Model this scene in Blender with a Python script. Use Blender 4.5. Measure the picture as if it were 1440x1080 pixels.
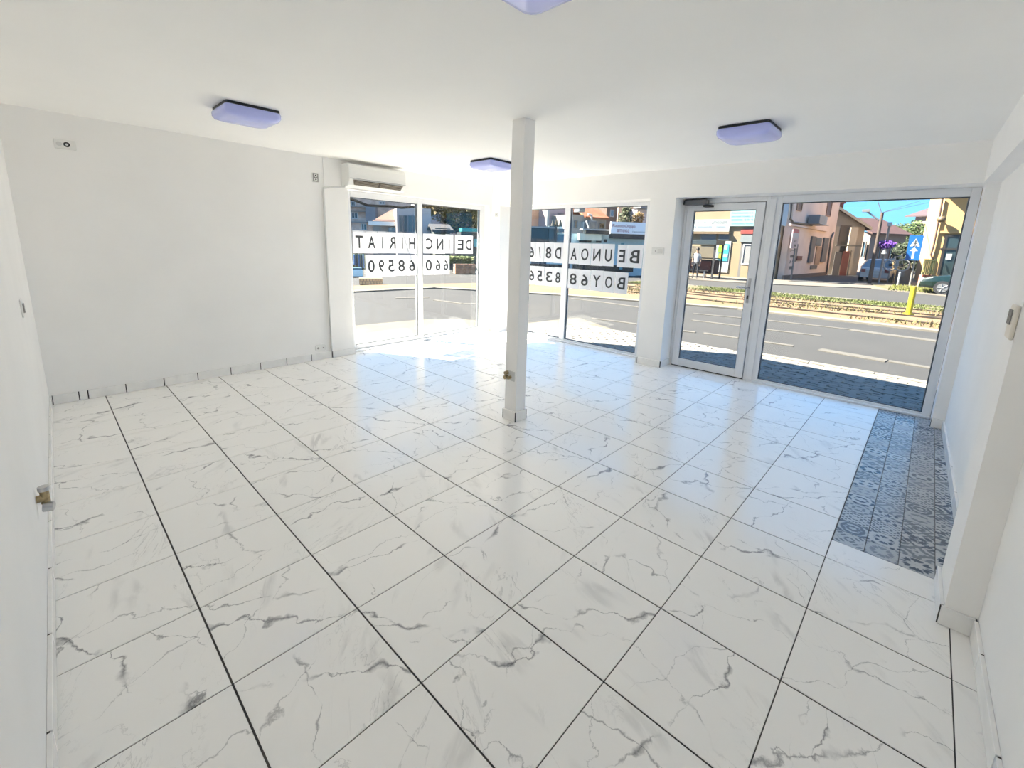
import bpy, bmesh, math, random
from mathutils import Vector, Matrix
random.seed(7)
for o in list(bpy.data.objects): bpy.data.objects.remove(o)
SC = bpy.context.scene
COL = SC.collection
T = 0.45                      # floor tile module in metres; room is measured in tiles

# ---------------------------------------------------------------- camera
YAW, PITCH, ROLL = .7456, .1990, .0319
FPX, CX, CY = 619.95, 725.43, 468.77
CAM = Vector((-.6082, -3.3595, 3.3197)) * T
_f = Vector((math.cos(YAW)*math.cos(PITCH), math.sin(YAW)*math.cos(PITCH), -math.sin(PITCH)))
_r0 = Vector((math.sin(YAW), -math.cos(YAW), 0)); _u0 = _r0.cross(_f)
_r = math.cos(ROLL)*_r0 + math.sin(ROLL)*_u0
_u = -math.sin(ROLL)*_r0 + math.cos(ROLL)*_u0
cd = bpy.data.cameras.new('camera'); cam = bpy.data.objects.new('camera', cd); COL.objects.link(cam)
cam.matrix_world = Matrix(((_r.x, _u.x, -_f.x, CAM.x), (_r.y, _u.y, -_f.y, CAM.y), (_r.z, _u.z, -_f.z, CAM.z), (0, 0, 0, 1)))
cd.sensor_fit = 'HORIZONTAL'; cd.sensor_width = 36; cd.lens = 36*FPX/1440
cd.shift_x = (720-CX)/1440; cd.shift_y = (CY-540)/1440; cd.clip_start = .02; cd.clip_end = 500
SC.camera = cam

# ---------------------------------------------------------------- sky, sun, exposure
SC.view_settings.view_transform = 'Standard'; SC.view_settings.look = 'None'
SC.view_settings.gamma = 1; SC.view_settings.use_curve_mapping = False
SC.view_settings.exposure = 1.5
SC.cycles.diffuse_bounces = 14; SC.cycles.glossy_bounces = 6; SC.cycles.transparent_max_bounces = 16; SC.cycles.max_bounces = 18
SUN_DIR = Vector((-.47, .88, .95)).normalized()     # towards the sun
w = bpy.data.worlds.new('sky'); SC.world = w; w.use_nodes = True
wn = w.node_tree.nodes; wl = w.node_tree.links
# clear blue summer sky, a little paler at the horizon
tcw = wn.new('ShaderNodeTexCoord'); spw = wn.new('ShaderNodeSeparateXYZ'); rpw = wn.new('ShaderNodeValToRGB')
wl.new(tcw.outputs['Generated'], spw.inputs[0]); wl.new(spw.outputs[2], rpw.inputs[0])
rpw.color_ramp.elements[0].position = 0; rpw.color_ramp.elements[0].color = (.22, .59, 1.0, 1)
rpw.color_ramp.elements[1].position = .6; rpw.color_ramp.elements[1].color = (.22, .48, 1.0, 1)
wl.new(rpw.outputs[0], wn['Background'].inputs[0]); wn['Background'].inputs[1].default_value = SKY_STRENGTH = .64
sd = bpy.data.lights.new('sun', 'SUN'); so = bpy.data.objects.new('sun', sd); COL.objects.link(so)
sd.energy = 18; sd.angle = math.radians(.7); sd.color = (1, .885, .765)
so.rotation_euler = (-SUN_DIR).to_track_quat('-Z', 'Y').to_euler(); so.location = (0, 8, 12)

# ---------------------------------------------------------------- pixel to world helpers (world points are fixed, in metres)
GZ = -.16
def ray(u, v):
    return (_r*((u-CX)/FPX) - _u*((v-CY)/FPX) + _f)
def gp(u, v, z=GZ):
    d = ray(u, v); t = (z-CAM.z)/d.z; p = CAM + d*t; return Vector((p.x, p.y))
def gd(u, dist):              # ground point seen in image column u at a distance from the camera
    d = ray(u, 345); h = Vector((d.x, d.y)).normalized(); return Vector((CAM.x, CAM.y)) + h*dist

# ---------------------------------------------------------------- materials
MATS = {}; ALB = [1.0]       # ALB: scale darkening street colours to balance the sunlit street with the room
def mat(name, color, rough=.6, metal=0, spec=.5, noise=0, nscale=8, bump=0, bscale=60, emit=0, trans=0, c2=None, coat=0):
    if name in MATS: return MATS[name]
    color = tuple(c*ALB[0] for c in color); c2 = tuple(c*ALB[0] for c in c2) if c2 else None
    m = bpy.data.materials.new(name); m.use_nodes = True; nt = m.node_tree; b = nt.nodes['Principled BSDF']
    b.inputs['Base Color'].default_value = (*color, 1); b.inputs['Roughness'].default_value = rough
    b.inputs['Metallic'].default_value = metal; b.inputs['Specular IOR Level'].default_value = spec
    b.inputs['Coat Weight'].default_value = coat
    if trans: b.inputs['Subsurface Weight'].default_value = 0
    if noise or c2 or bump:
        tc = nt.nodes.new('ShaderNodeTexCoord')
    if noise or c2:
        n = nt.nodes.new('ShaderNodeTexNoise'); n.inputs['Scale'].default_value = nscale; n.inputs['Detail'].default_value = 6
        r = nt.nodes.new('ShaderNodeValToRGB'); nt.links.new(tc.outputs['Object'], n.inputs['Vector']); nt.links.new(n.outputs[0], r.inputs[0])
        k = c2 if c2 else tuple(x*(1-noise) for x in color); k1 = color if c2 else tuple(min(1, x*(1+noise*.5)) for x in color)
        r.color_ramp.elements[0].position = .35; r.color_ramp.elements[1].position = .65
        r.color_ramp.elements[0].color = (*k, 1); r.color_ramp.elements[1].color = (*k1, 1)
        nt.links.new(r.outputs[0], b.inputs['Base Color'])
    if bump:
        n2 = nt.nodes.new('ShaderNodeTexNoise'); n2.inputs['Scale'].default_value = bscale
        bp = nt.nodes.new('ShaderNodeBump'); bp.inputs['Strength'].default_value = bump; bp.inputs['Distance'].default_value = .01
        nt.links.new(tc.outputs['Object'], n2.inputs['Vector']); nt.links.new(n2.outputs[0], bp.inputs['Height']); nt.links.new(bp.outputs[0], b.inputs['Normal'])
    MATS[name] = m; return m

def marble():
    m = bpy.data.materials.new('marble_tile'); m.use_nodes = True; nt = m.node_tree; N = nt.nodes.new; L = nt.links.new
    b = nt.nodes['Principled BSDF']
    tc = N('ShaderNodeTexCoord'); oi = N('ShaderNodeObjectInfo')
    mul = N('ShaderNodeMath'); mul.operation = 'MULTIPLY'; mul.inputs[1].default_value = 173; L(oi.outputs['Random'], mul.inputs[0])
    off = N('ShaderNodeCombineXYZ'); L(mul.outputs[0], off.inputs[0]); L(mul.outputs[0], off.inputs[1])
    ang = N('ShaderNodeMath'); ang.operation = 'MULTIPLY'; ang.inputs[1].default_value = 1.2; L(oi.outputs['Random'], ang.inputs[0])
    rot = N('ShaderNodeVectorRotate'); rot.rotation_type = 'Z_AXIS'; L(tc.outputs['Object'], rot.inputs['Vector']); L(ang.outputs[0], rot.inputs['Angle'])
    mp = N('ShaderNodeMapping'); mp.inputs['Scale'].default_value = (3.0, 1.0, 1); mp.inputs['Rotation'].default_value = (0, 0, .5)
    L(rot.outputs[0], mp.inputs[0])
    add = N('ShaderNodeVectorMath'); L(mp.outputs[0], add.inputs[0]); L(off.outputs[0], add.inputs[1])
    def ridge(scale, dist, width, seed):
        a = N('ShaderNodeVectorMath'); L(add.outputs[0], a.inputs[0]); a.inputs[1].default_value = (seed, seed*.7, 0)
        n = N('ShaderNodeTexNoise'); n.inputs['Scale'].default_value = scale; n.inputs['Detail'].default_value = 7; n.inputs['Roughness'].default_value = .58
        n.inputs['Distortion'].default_value = dist; L(a.outputs[0], n.inputs['Vector'])
        s = N('ShaderNodeMath'); s.operation = 'SUBTRACT'; s.inputs[1].default_value = .5; L(n.outputs[0], s.inputs[0])
        ab = N('ShaderNodeMath'); ab.operation = 'ABSOLUTE'; L(s.outputs[0], ab.inputs[0])
        mr = N('ShaderNodeMapRange'); mr.interpolation_type = 'SMOOTHSTEP'; mr.inputs['From Min'].default_value = 0; mr.inputs['From Max'].default_value = width
        mr.inputs['To Min'].default_value = 1; mr.inputs['To Max'].default_value = 0; L(ab.outputs[0], mr.inputs['Value'])
        return mr.outputs[0]
    def mask(scale, lo, hi, seed):
        a = N('ShaderNodeVectorMath'); L(add.outputs[0], a.inputs[0]); a.inputs[1].default_value = (seed, -seed, 0)
        n = N('ShaderNodeTexNoise'); n.inputs['Scale'].default_value = scale; n.inputs['Detail'].default_value = 2; L(a.outputs[0], n.inputs['Vector'])
        mr = N('ShaderNodeMapRange'); mr.interpolation_type = 'SMOOTHSTEP'; mr.inputs['From Min'].default_value = lo; mr.inputs['From Max'].default_value = hi; L(n.outputs[0], mr.inputs['Value'])
        return mr.outputs[0]
    def mathn(op, x, y):
        k = N('ShaderNodeMath'); k.operation = op
        for i, q in enumerate((x, y)):
            if isinstance(q, (int, float)): k.inputs[i].default_value = q
            else: L(q, k.inputs[i])
        return k.outputs[0]
    sx = N('ShaderNodeSeparateXYZ'); L(tc.outputs['Object'], sx.inputs[0])
    def noise_at(scale, detail, seed, rough=.55):
        a = N('ShaderNodeVectorMath'); L(tc.outputs['Object'], a.inputs[0]); L(off.outputs[0], a.inputs[1])
        a2 = N('ShaderNodeVectorMath'); L(a.outputs[0], a2.inputs[0]); a2.inputs[1].default_value = (seed, -seed*.6, seed*.3)
        n = N('ShaderNodeTexNoise'); n.inputs['Scale'].default_value = scale; n.inputs['Detail'].default_value = detail; n.inputs['Roughness'].default_value = rough
        L(a2.outputs[0], n.inputs['Vector']); return n.outputs[0]
    def frac(k): return mathn('FRACT', mathn('MULTIPLY', oi.outputs['Random'], k), 0)
    def vein(kang, koff, a0, a1, seed, wmin, wmax, strength):
        an = mathn('ADD', mathn('MULTIPLY', frac(kang), a1-a0), a0)
        p = mathn('ADD', mathn('MULTIPLY', sx.outputs[0], mathn('COSINE', an, 0)), mathn('MULTIPLY', sx.outputs[1], mathn('SINE', an, 0)))
        p = mathn('SUBTRACT', p, mathn('MULTIPLY', mathn('SUBTRACT', frac(koff), .5), .34))
        wv = mathn('ADD', mathn('MULTIPLY', mathn('SUBTRACT', noise_at(4.5, 2, seed), .5), .26), mathn('MULTIPLY', mathn('SUBTRACT', noise_at(16, 6, seed+5, .65), .5), .075))
        d = mathn('ABSOLUTE', mathn('ADD', p, wv), 0)
        wn_ = mathn('MAXIMUM', mathn('MULTIPLY', mathn('SUBTRACT', noise_at(7, 3, seed+9), .48), 4.5), 0)
        wd = mathn('ADD', mathn('MULTIPLY', wn_, wmax), wmin)
        v = mathn('SUBTRACT', 1.0, mathn('MINIMUM', mathn('DIVIDE', d, wd), 1.0))
        v = mathn('POWER', v, 1.3)
        fade = N('ShaderNodeMapRange'); fade.interpolation_type = 'SMOOTHSTEP'; fade.inputs['From Min'].default_value = .40; fade.inputs['From Max'].default_value = .56; L(noise_at(5, 2, seed+17), fade.inputs['Value'])
        return mathn('MULTIPLY', mathn('MULTIPLY', v, fade.outputs[0]), strength)
    v1 = vein(3.1, 7.7, .35, 1.9, 2, .0032, .030, .85)
    v2 = vein(11.3, 17.9, -.5, 1.1, 40, .0024, .016, .70)
    v3 = vein(23.1, 31.7, .9, 2.5, 80, .0020, .009, .55)
    hair = mathn('MULTIPLY', mathn('MULTIPLY', ridge(1.4, 1.6, .009, 31), mask(1.5, .50, .66, 47)), .26)
    soft = mathn('MULTIPLY', mathn('MULTIPLY', ridge(1.0, 1.2, .07, 63), mask(2.4, .56, .76, 23)), .30)
    tot = mathn('ADD', mathn('ADD', v1, mathn('ADD', v2, v3)), mathn('ADD', hair, soft))
    mix = N('ShaderNodeMix'); mix.data_type = 'RGBA'; mix.clamp_factor = True; L(tot, mix.inputs['Factor'])
    mix.inputs['A'].default_value = (.95, .935, .91, 1); mix.inputs['B'].default_value = (.16, .16, .17, 1)
    L(mix.outputs['Result'], b.inputs['Base Color'])
    b.inputs['Roughness'].default_value = .16; b.inputs['Specular IOR Level'].default_value = .9
    MATS['marble'] = m; return m

def patchwork():
    m = bpy.data.materials.new('patchwork_tile'); m.use_nodes = True; nt = m.node_tree; N = nt.nodes.new; L = nt.links.new
    b = nt.nodes['Principled BSDF']; tc = N('ShaderNodeTexCoord'); oi = N('ShaderNodeObjectInfo')
    def M(op, x, y=0.0, z=0.0):
        k = N('ShaderNodeMath'); k.operation = op
        for i, q in enumerate((x, y, z)):
            if isinstance(q, (int, float)): k.inputs[i].default_value = q
            else: L(q, k.inputs[i])
        return k.outputs[0]
    sp = N('ShaderNodeSeparateXYZ'); L(tc.outputs['Object'], sp.inputs[0])
    S = 1/(.3*T)
    ax = M('ABSOLUTE', M('MULTIPLY', sp.outputs[0], S*2)); ay = M('ABSOLUTE', M('MULTIPLY', sp.outputs[1], S*2))   # 0..1 mirrored
    R = oi.outputs['Random']
    r = M('SQRT', M('ADD', M('MULTIPLY', ax, ax), M('MULTIPLY', ay, ay)))
    th = M('ARCTAN2', ay, ax)
    def FR(k): return M('FRACT', M('MULTIPLY', R, k))
    k1 = M('ADD', M('MULTIPLY', FR(7.3), 6), 5)
    nn = M('ROUND', M('ADD', M('MULTIPLY', FR(19.1), 4), 2))
    petal = M('SINE', M('ADD', M('MULTIPLY', r, k1), M('MULTIPLY', M('SINE', M('MULTIPLY', th, M('MULTIPLY', nn, 2.0))), 1.8)))
    dia = M('SINE', M('MULTIPLY', M('ADD', ax, ay), M('ADD', k1, 2)))
    lat = M('MULTIPLY', M('SINE', M('MULTIPLY', ax, M('ADD', k1, 6))), M('SINE', M('MULTIPLY', ay, M('ADD', k1, 4))))
    rings = M('SINE', M('MULTIPLY', r, M('MULTIPLY', k1, 1.4)))
    cross = M('SUBTRACT', M('GREATER_THAN', M('ABSOLUTE', M('SUBTRACT', ax, ay)), .28), .5)
    cx2 = M('SUBTRACT', 1.0, ax); cy2 = M('SUBTRACT', 1.0, ay)
    r2 = M('SQRT', M('ADD', M('MULTIPLY', cx2, cx2), M('MULTIPLY', cy2, cy2)))
    corner = M('SINE', M('MULTIPLY', r2, M('ADD', k1, 3)))
    f = M('FRACT', M('MULTIPLY', R, 13.7))
    def sel(lo, hi): return M('MULTIPLY', M('GREATER_THAN', f, lo), M('LESS_THAN', f, hi))
    kinds = [M('ADD', petal, M('MULTIPLY', corner, .9)), M('ADD', M('MULTIPLY', dia, 1.2), M('MULTIPLY', cross, 1.6)), M('ADD', M('MULTIPLY', lat, 2.4), -.1),
             M('ADD', M('MULTIPLY', corner, 1.4), M('MULTIPLY', lat, .8)), M('ADD', M('MULTIPLY', rings, 1.2), M('MULTIPLY', petal, .9))]
    pat = 0.0
    for q_, kd in enumerate(kinds): pat = M('ADD', pat, M('MULTIPLY', kd, sel(q_*.2-.001, q_*.2+.2)))
    pat = M('ADD', pat, M('MULTIPLY', M('SUBTRACT', FR(41.3), .4), 1.3))
    n = N('ShaderNodeTexNoise'); n.inputs['Scale'].default_value = 45; n.inputs['Detail'].default_value = 5; L(tc.outputs['Object'], n.inputs[0])
    pat = M('ADD', pat, M('MULTIPLY', M('SUBTRACT', n.outputs[0], .5), 2.6))
    rp = N('ShaderNodeValToRGB'); L(M('ADD', M('MULTIPLY', pat, .28), .5), rp.inputs[0])
    e = rp.color_ramp.elements; e[0].position = .26; e[0].color = (.022, .04, .07, 1); e[1].position = .60; e[1].color = (.54, .55, .56, 1)
    x = e.new(.42); x.color = (.11, .15, .20, 1)
    fade = N('ShaderNodeMix'); fade.data_type = 'RGBA'; L(M('MULTIPLY', M('FRACT', M('MULTIPLY', R, 29.1)), .7), fade.inputs['Factor'])
    L(rp.outputs[0], fade.inputs['A']); fade.inputs['B'].default_value = (.36, .375, .395, 1)
    L(fade.outputs['Result'], b.inputs['Base Color']); b.inputs['Roughness'].default_value = .22
    MATS['patch'] = m; return m

def glass_mat(name, tint=(.95, .98, .97), refl=.06):
    if name in MATS: return MATS[name]
    m = bpy.data.materials.new(name); m.use_nodes = True; nt = m.node_tree; N = nt.nodes.new
    nt.nodes.remove(nt.nodes['Principled BSDF'])
    t = N('ShaderNodeBsdfTransparent'); t.inputs[0].default_value = (*tint, 1)
    g = N('ShaderNodeBsdfGlossy'); g.inputs['Roughness'].default_value = .01
    lw = N('ShaderNodeLayerWeight'); pw = N('ShaderNodeMath'); pw.operation = 'POWER'; pw.inputs[1].default_value = 5; nt.links.new(lw.outputs['Facing'], pw.inputs[0])
    fr = N('ShaderNodeMath'); fr.operation = 'MULTIPLY_ADD'; fr.inputs[1].default_value = .7; fr.inputs[2].default_value = .03; nt.links.new(pw.outputs[0], fr.inputs[0])
    mx = N('ShaderNodeMixShader'); nt.links.new(fr.outputs[0], mx.inputs[0]); nt.links.new(t.outputs[0], mx.inputs[1]); nt.links.new(g.outputs[0], mx.inputs[2])
    nt.links.new(mx.outputs[0], nt.nodes['Material Output'].inputs[0]); MATS[name] = m; return m

def paper_mat():
    m = bpy.data.materials.new('sheet_paper'); m.use_nodes = True; nt = m.node_tree; N = nt.nodes.new
    nt.nodes.remove(nt.nodes['Principled BSDF'])
    d = N('ShaderNodeBsdfDiffuse'); d.inputs[0].default_value = (.86, .87, .9, 1)
    t = N('ShaderNodeBsdfTranslucent'); t.inputs[0].default_value = (.8, .8, .82, 1)
    mx = N('ShaderNodeMixShader'); mx.inputs[0].default_value = .30
    nt.links.new(d.outputs[0], mx.inputs[1]); nt.links.new(t.outputs[0], mx.inputs[2]); nt.links.new(mx.outputs[0], nt.nodes['Material Output'].inputs[0])
    MATS['paper'] = m; return m
def lamp_mat():
    m = bpy.data.materials.new('lamp_acrylic'); m.use_nodes = True; b = m.node_tree.nodes['Principled BSDF']
    b.inputs['Base Color'].default_value = (.50, .55, 1.0, 1); b.inputs['Roughness'].default_value = .25
    b.inputs['Coat Weight'].default_value = .3
    MATS['lamp'] = m; return m

MARBLE = marble(); PATCH = patchwork(); GLASS = glass_mat('window_glass'); PAPER = paper_mat(); LAMP = lamp_mat()
WALL = mat('wall_paint', (.93, .92, .905), .75, noise=.02, nscale=2, bump=.03, bscale=90)
CEIL = mat('ceiling_paint', (.94, .93, .905), .85, noise=.015, nscale=1.5, bump=.02, bscale=60)
PVC = mat('white_pvc', (.80, .81, .83), .3)
SKIRT = mat('skirting_tile', (.91, .90, .88), .25, noise=.05, nscale=9)
GROUT = mat('dark_grout', (.06, .055, .05), .9)
BLACK = mat('black_rubber', (.02, .02, .022), .5)
PLAST = mat('white_plastic', (.82, .82, .80), .35)
PLAST2 = mat('grey_white_plastic', (.66, .66, .65), .4)
CHROME = mat('brushed_metal', (.55, .55, .56), .3, metal=1)
DSTEEL = mat('dark_steel', (.16, .16, .17), .4, metal=.6)
BRASS = mat('aged_brass', (.42, .33, .19), .4, metal=.8, noise=.3, nscale=60)
INK = mat('black_ink', (.03, .035, .04), .6)

# ---------------------------------------------------------------- mesh building
class MB:
    def __init__(s, sc=1.0): s.v = []; s.f = []; s.s = sc; s.smooth = []
    def add(s, vs, fs, smooth=False):
        b = len(s.v); s.v += [Vector(v)*s.s for v in vs]; s.f += [tuple(b+i for i in f) for f in fs]; s.smooth += [smooth]*len(fs); return s
    def box(s, x0, x1, y0, y1, z0, z1):
        return s.prism([(x0, y0), (x1, y0), (x1, y1), (x0, y1)], z0, z1)
    def prism(s, poly, z0, z1):
        a = sum(poly[i][0]*poly[(i+1) % len(poly)][1]-poly[(i+1) % len(poly)][0]*poly[i][1] for i in range(len(poly)))
        if a < 0: poly = poly[::-1]
        n = len(poly)
        vs = [(p[0], p[1], z0) for p in poly]+[(p[0], p[1], z1) for p in poly]
        fs = [tuple(range(n))[::-1], tuple(range(n, 2*n))]+[(i, (i+1) % n, n+(i+1) % n, n+i) for i in range(n)]
        return s.add(vs, fs)
    def obox(s, o, ax, ay, az, a, b, c):   # oriented box: ranges a,b,c along axes
        o = Vector(o); vs = [o+ax*x+ay*y+az*z for z in c for y in b for x in a]
        return s.add(vs, [(0, 2, 3, 1), (4, 5, 7, 6), (0, 1, 5, 4), (2, 6, 7, 3), (0, 4, 6, 2), (1, 3, 7, 5)])
    def cyl(s, p, q, r, n=12, r2=None, cap=True):
        p = Vector(p); q = Vector(q); r2 = r if r2 is None else r2; d = (q-p).normalized()
        a = d.orthogonal().normalized(); b = d.cross(a)
        vs = [p+(a*math.cos(t)+b*math.sin(t))*r for t in [2*math.pi*i/n for i in range(n)]]+[q+(a*math.cos(t)+b*math.sin(t))*r2 for t in [2*math.pi*i/n for i in range(n)]]
        s.add(vs, [(i, (i+1) % n, n+(i+1) % n, n+i) for i in range(n)], True)
        if cap: s.add(vs[:n], [tuple(range(n))[::-1]]); s.add(vs[n:], [tuple(range(n))])
        return s
    def tube(s, pts, r, n=8):
        for a, b in zip(pts, pts[1:]): s.cyl(a, b, r, n)
        for a in pts[1:-1]: s.ball(a, r*1.02, 4, n)
        return s
    def ball(s, c, r, m=8, n=12, sz=1, sx=1, sy=1):
        c = Vector(c); vs = [c+Vector((0, 0, r*sz))]
        for i in range(1, m):
            p = math.pi*i/m
            for j in range(n):
                t = 2*math.pi*j/n; vs.append(c+Vector((r*sx*math.sin(p)*math.cos(t), r*sy*math.sin(p)*math.sin(t), r*sz*math.cos(p))))
        vs.append(c-Vector((0, 0, r*sz))); e = len(vs)-1
        fs = [(0, 1+j, 1+(j+1) % n) for j in range(n)]
        for i in range(m-2):
            for j in range(n): a = 1+i*n; fs.append((a+j, a+n+j, a+n+(j+1) % n, a+(j+1) % n))
        a = 1+(m-2)*n; fs += [(a+j, e, a+(j+1) % n) for j in range(n)]
        return s.add(vs, fs, True)
    def loft(s, rings, smooth=True, cap=True):
        n = len(rings[0]); vs = [v for r in rings for v in r]
        fs = [(k*n+i, k*n+(i+1) % n, (k+1)*n+(i+1) % n, (k+1)*n+i) for k in range(len(rings)-1) for i in range(n)]
        s.add(vs, fs, smooth)
        if cap: s.add(rings[0], [tuple(range(n))[::-1]]); s.add(rings[-1], [tuple(range(n))])
        return s
    def mesh(s, name, m, org=Vector((0, 0, 0))):
        me = bpy.data.meshes.new(name); me.from_pydata([v-org for v in s.v], [], s.f)
        me.polygons.foreach_set('use_smooth', s.smooth); me.materials.append(m); me.update(); return me
    def build(s, name, m, parent=None, bevel=0, seg=2):
        if parent is not None: org = ORG[parent.name]
        else:
            xs = [v.x for v in s.v]; ys = [v.y for v in s.v]; org = Vector(((min(xs)+max(xs))/2, (min(ys)+max(ys))/2, min(v.z for v in s.v)))
        o = bpy.data.objects.new(name, s.mesh(name, m, org)); COL.objects.link(o)
        if parent is None: o.location = org
        else: o.parent = parent
        ORG[o.name] = org
        if bevel:
            b = o.modifiers.new('bevel', 'BEVEL'); b.width = bevel; b.segments = seg; b.limit_method = 'ANGLE'; b.angle_limit = .6
        return o
ORG = {}
def tag(o, label=None, cat=None, group=None, kind=None):
    for k, v in (('label', label), ('category', cat), ('group', group), ('kind', kind)):
        if v: o[k] = v
    return o
def empty(name, loc, label, cat, group=None, sc=1.0):
    o = bpy.data.objects.new(name, None); COL.objects.link(o); o.location = Vector(loc)*sc; ORG[o.name] = Vector(loc)*sc
    o.empty_display_size = .1
    return tag(o, label, cat, group)
def struct(o, label=None):
    o['kind'] = 'structure'
    if label: o['label'] = label
    return o

_fc = {}
def text_geo(ch):
    if ch not in _fc:
        c = bpy.data.curves.new('t', 'FONT'); c.body = ch; c.resolution_u = 4; c.offset = .014 if len(ch) == 1 else 0
        o = bpy.data.objects.new('t', c); COL.objects.link(o); dg = bpy.context.evaluated_depsgraph_get()
        me = bpy.data.meshes.new_from_object(o.evaluated_get(dg))
        vs = [v.co.copy() for v in me.vertices]; fs = [tuple(p.vertices) for p in me.polygons]
        bpy.data.objects.remove(o); bpy.data.curves.remove(c); bpy.data.meshes.remove(me)
        _fc[ch] = (vs, fs)
    return _fc[ch]
def text(mb, ch, org, ax, up, nrm, w, h, thick=0, mirror=False):
    """letters fitted in a w x h box whose lower left corner is org"""
    vs, fs = text_geo(ch)
    if not vs: return mb
    x0 = min(v.x for v in vs); x1 = max(v.x for v in vs); y0 = min(v.y for v in vs); y1 = max(v.y for v in vs)
    org = Vector(org)
    def P(v, k):
        x = (v.x-x0)/max(1e-6, x1-x0); y = (v.y-y0)/max(1e-6, y1-y0)
        if mirror: x = 1-x
        return org+ax*(x*w)+up*(y*h)+nrm*k
    mb.add([P(v, 0) for v in vs], fs)
    return mb
X, Y, Z = Vector((1, 0, 0)), Vector((0, 1, 0)), Vector((0, 0, 1))

# ================================================================= ROOM (tile units)
H = 5.40; ZR = 4.67; ROOF = 8.35
def Lw(y): return -.89+.0193*(y-3)
def Bk(x): return 8.65+.0147*x
def Pr(y): return 11.17-.0119*y
def Rt(x): return -4.15+.02*(x-5)
def Yp(x): return -3.93+.02*(x-5)
def room(): return MB(T)
# floor slab (grout bed) + tiles
fl = struct(room().box(-1.35, 12.05, -4.6, 9.4, -.5, -.006).build('floor', GROUT), 'dark grout bed under large marble tiles')
fl_org = ORG['floor']
def clip(poly, a, b, c):      # keep a*x+b*y<=c
    out = []
    for i in range(len(poly)):
        p, q = poly[i], poly[(i+1) % len(poly)]; dp = a*p[0]+b*p[1]-c; dq = a*q[0]+b*q[1]-c
        if dp <= 0: out.append(p)
        if dp*dq < 0: t = dp/(dp-dq); out.append((p[0]+(q[0]-p[0])*t, p[1]+(q[1]-p[1])*t))
    return out
def tile_mesh(poly, c, m, z0=-.02, z1=0, bev=.004):
    # top face slightly inset so that every tile has its own arris
    n = len(poly); cx = sum(p[0] for p in poly)/n; cy = sum(p[1] for p in poly)/n
    def ins(k): return [((p[0]-c[0])*1.0+(cx-p[0])*k/max(.05, math.hypot(p[0]-cx, p[1]-cy)), (p[1]-c[1])+(cy-p[1])*k/max(.05, math.hypot(p[0]-cx, p[1]-cy))) for p in poly]
    mb = MB(T); a = ins(0); b = ins(bev)
    vs = [(p[0], p[1], z0) for p in a]+[(p[0], p[1], z1-.003) for p in a]+[(p[0], p[1], z1) for p in b]
    fs = [tuple(range(n))[::-1], tuple(range(2*n, 3*n))]+[(i, (i+1) % n, n+(i+1) % n, n+i) for i in range(n)]+[(n+i, n+(i+1) % n, 2*n+(i+1) % n, 2*n+i) for i in range(n)]
    mb.add(vs, fs); return mb.mesh('floor_tile', m)
J = .0042
full = None
MX0, MX1, MY = 5.43, 11.72, -2.985
def add_tile(name, poly, c, m, share=None):
    me = share or tile_mesh(poly, c, m)
    o = bpy.data.objects.new(name, me); COL.objects.link(o); o.parent = fl
    o.location = Vector((c[0]*T, c[1]*T, 0))-fl_org
    return me
for i in range(-1, 12):
    for j in range(-5, 10):
        poly = [(i+J, j+J), (i+1-J, j+J), (i+1-J, j+1-J), (i+J, j+1-J)]
        c = (i+.5, j+.5)
        cut = clip(clip(clip(clip(poly, -1, 0, .99), 1, 0, 11.78), 0, -1, 4.22), 0, 1, 9.0)
        if j < -3 or (j == -3 and False):
            # beside and under the patchwork strip: keep only what lies on the near side of it
            if i+1 > MX0:
                cut = clip(cut, 1, 0, MX0-J)
        if len(cut) < 3: continue
        ar = abs(sum(cut[k][0]*cut[(k+1) % len(cut)][1]-cut[(k+1) % len(cut)][0]*cut[k][1] for k in range(len(cut))))/2
        if ar < .01: continue
        if ar > .97: full = add_tile('floor_tile', cut, c, MARBLE, full)
        else: add_tile('floor_tile', cut, c, MARBLE)
PW = .3; pm = None
y = -3.0-J
for k in range(4):
    y1 = y; y0 = max(-4.22, y-PW)
    for q in range(21):
        x0 = MX0+q*PW; x1 = min(MX1, x0+PW)
        if x1-x0 < .05: continue
        poly = [(x0+.003, y0+.003), (x1-.003, y0+.003), (x1-.003, y1-.003), (x0+.003, y1-.003)]; c = (x0+PW/2, y1-PW/2)
        if abs(x1-x0-PW) < .01 and abs(y1-y0-PW) < .01: pm = add_tile('patterned_tile', poly, c, PATCH, pm)
        else: add_tile('patterned_tile', poly, c, PATCH)
    y = y0-0

# walls
WT = .5
struct(room().prism([(Lw(-4.6), -4.6), (Lw(9.2), 9.2), (-1.4, 9.2), (-1.4, -4.6)], 0, H).build('wall_left', WALL))
PX0, PX1 = 4.80, 5.45
struct(room().prism([(-1.0, Bk(-1)), (PX0, Bk(PX0)), (PX0, Bk(PX0)+WT), (-1.0, Bk(-1)+WT)], 0, H).build('wall_back', WALL))
struct(room().prism([(PX0, Bk(PX0)-.03), (PX1, Bk(PX1)-.03), (PX1, Bk(PX1)+WT), (PX0, Bk(PX0)+WT)], 0, H).build('trim_1', WALL), 'white pilaster beside the left shop window')
struct(room().prism([(PX1, Bk(PX1)), (Pr(8.8), Bk(11)), (Pr(8.8), Bk(11)+WT), (PX1, Bk(PX1)+WT)], ZR, H).build('trim_2', WALL), 'white lintel over the left shop window')
CP = [(10.93, Bk(10.93)), (Pr(8.8), Bk(11)), (Pr(8.4), 8.40), (11.95, 8.40), (11.95, 9.35), (10.93, 9.35)]
struct(room().prism(CP, 0, ZR).build('trim_3', WALL), 'white corner pier between the two street windows')
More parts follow.
